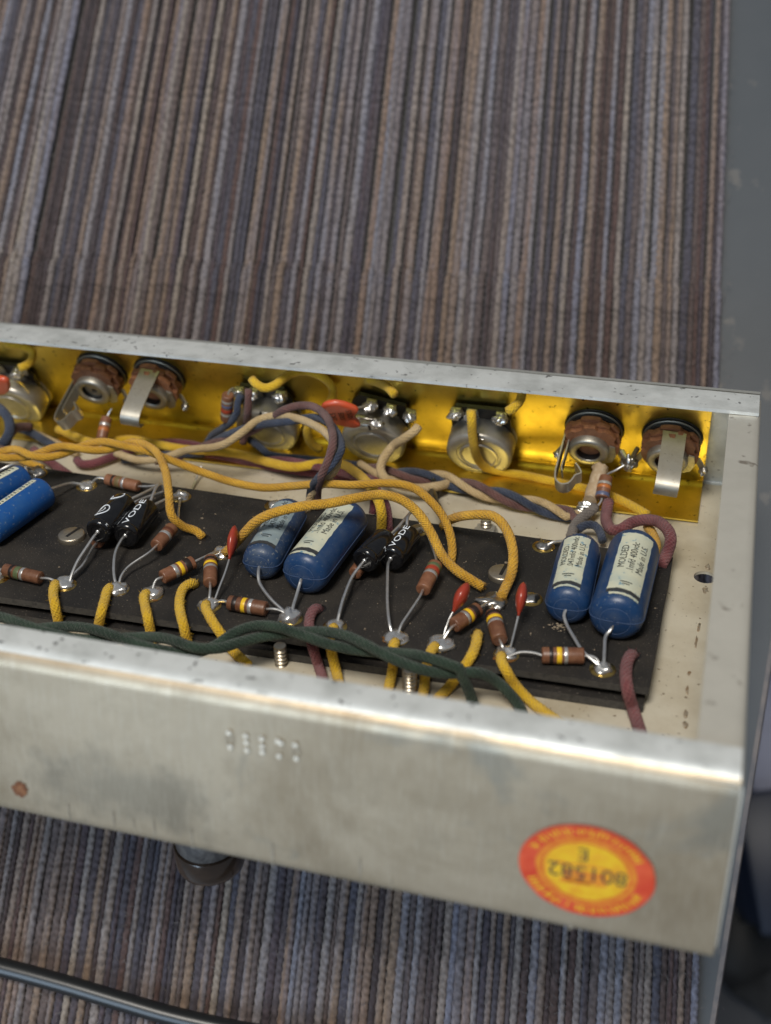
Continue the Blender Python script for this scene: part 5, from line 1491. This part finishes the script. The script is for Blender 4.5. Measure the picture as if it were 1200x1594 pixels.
# ================================================================== ON THE NEAR WALL
st = Thing("inspection_sticker", "oval red and yellow numbered sticker, upside down on the near wall", "sticker", (-29.55, -2.98, 18.55))
SCN = V((-29.55, -2.98, 18.55))
hx = (V((-14.64, -2.92, 19.12)) - V((-44.74, -3.12, 17.08))).x / 2
hz = (V((-33.25, -1.8, 30.6)) - V((-25.97, -4.26, 5.46))).dot(WZ) / 2
TILT = 0.03
SX = V((1, 0, 0)) * math.cos(TILT) + WZ * math.sin(TILT)
SZ = WZ * math.cos(TILT) - V((1, 0, 0)) * math.sin(TILT)
def oval(k0, k1, off, mat, name, n=56, wav=0.0):
    vs, fs = [], []
    ks = (k0, (k0 + k1) / 2, k1) if k0 > 0 else (k1,)
    if k0 <= 0:
        vs.append(SCN + WN * off)
    for k in ks:
        for i in range(n):
            a = 2 * math.pi * i / n
            kk = k * (1 + wav * noise.noise(V((math.cos(a) * 3, math.sin(a) * 3, k0))))
            vs.append(SCN + SX * hx * kk * math.cos(a) + SZ * hz * kk * math.sin(a) + WN * off)
    if k0 <= 0:
        fs = [(0, 1 + (i + 1) % n, 1 + i) for i in range(n)]
    else:
        for j in range(len(ks) - 1):
            fs += [(j * n + i, j * n + (i + 1) % n, (j + 1) * n + (i + 1) % n, (j + 1) * n + i) for i in range(n)]
    return st.part(name, (vs, fs), mat, smooth=False)
oval(0, 1.0, 0.12, "sticker_red", "red_paper", wav=.02)
rim_vs, rim_fs = [], []
oval(0.60, 0.74, 0.20, "sticker_orange", "orange_ring", wav=.02)
oval(0, 0.62, 0.24, "sticker_yellow", "yellow_centre")
oval(0.645, 0.665, 0.26, "sticker_red", "ring_line")
def sprint(s, size, cx, cz, mat, off, sx=1.0, name="number"):
    v2, fs = text2d(s, size)
    w = max(x for x, y in v2) - min(x for x, y in v2)
    x0 = min(x for x, y in v2)
    st.part(name, ([SCN - SX * ((x - x0 - w / 2) * sx + cx) - SZ * (y - size * .35 + cz) + WN * off for x, y in v2], fs), mat, smooth=False)
for cx, cz, w, h in ((0.5, -1.6, 12.5, 0.55), (0.0, 1.6, 9.5, 3.6), (2.2, 3.4, 7.0, 1.2)):
    c = SCN - SX * cx - SZ * cz + WN * .27
    st.part("red_print", ([c - SX * w / 2 - SZ * h / 2, c + SX * w / 2 - SZ * h / 2, c + SX * w / 2 + SZ * h / 2, c - SX * w / 2 + SZ * h / 2], [(0, 1, 2, 3)]), "sticker_orange", smooth=False)
sprint("801582", 5.6, -0.3, 0.5, "label_ink", .32, 1.06)
sprint("E", 5.2, 0.8, -4.6, "label_ink", .32)
# embossed border lettering, too soft to read: short raised strokes round the ring
k = 0
for ring, n_, ln in ((0.86, 74, .085), (0.53, 44, .05)):
    for i in range(n_):
        a = 2 * math.pi * (i + random.uniform(-.2, .2)) / n_
        if ring > .8 and (abs(math.cos(a)) > .93 or random.random() < .12):
            continue
        if ring < .8 and abs(math.sin(a)) < .35:
            continue
        l0, l1 = ring - ln * random.uniform(.5, 1), ring + ln * random.uniform(.4, 1)
        d = V((math.cos(a), math.sin(a), 0))
        tn = V((-math.sin(a), math.cos(a), 0)) * random.uniform(.010, .022)
        q = [(d * l0 - tn), (d * l0 + tn), (d * l1 + tn), (d * l1 - tn)]
        off = .17 if ring > .8 else .28
        vs_ = [SCN + SX * hx * p.x + SZ * hz * p.y + WN * off for p in q]
        rim_fs.append(tuple(len(rim_vs) + j for j in range(4)))
        rim_vs += vs_
o_ = st.part("border_lettering", (rim_vs, rim_fs), "sticker_yellow", smooth=False)
o_["kind"] = "stuff"

# dark round cap of a valve can hanging under the chassis floor
vo = V((-146.04, 39.99, -42))
vc = Thing("valve_can", "dark glossy round cap hanging below the near wall above the mat", "valve can", vo)
vb = basis((0, 0.0, -1), (0, 1, 0))
vc.part("sleeve", lathe([(9.4, -40), (9.6, 0), (10.0, 4), (9.4, 5.0)], vo, vb, 36), "crinkled_metal", sharp=40)
vc.part("glossy_cap", lathe([(9.2, 4.4), (10.5, 4.8), (10.8, 5.6), (10.8, 11.5), (10.3, 13.4), (8.6, 14.6), (.3, 15.0)], vo, vb, 40), "bakelite", sharp=50)

# crumbs and lint lying on the board
crumb_v, crumb_f = [], []
random.seed(21)
for i in range(150):
    x, y = random.uniform(-225, -24), random.uniform(78, 144)
    s = random.choice((.12, .15, .2, .28)) if i > 12 else random.uniform(.3, .5)
    m_ = blob((x, y, ZB + s * .5), (s * random.uniform(.7, 1.6), s, s * .6), lump=.9, seed=i, n=6, m=4)
    k = len(crumb_v)
    crumb_v += m_[0]
    crumb_f += [tuple(j + k for j in f) for f in m_[1]]
for i in range(26):
    c = V((-51.37, 97.77, 9))
    s = random.uniform(.15, .4)
    m_ = blob(c + V((random.gauss(0, 1.3), random.gauss(0, 1.0), s * .5)), (s * 1.4, s, s * .6), lump=.9, seed=i, n=6, m=4)
    k = len(crumb_v)
    crumb_v += m_[0]
    crumb_f += [tuple(j + k for j in f) for f in m_[1]]
material("crumb", (0.26, 0.21, 0.15), 0.8, 0, var=(0.10, 0.08, 0.06), var_scale=90, var_amt=0.8)
setp(make("dust_crumbs", crumb_v, crumb_f, "crumb", None, False, None, (-120, 110, 9), CH), "pale dust crumbs scattered over the black board", "dust", None, "stuff")
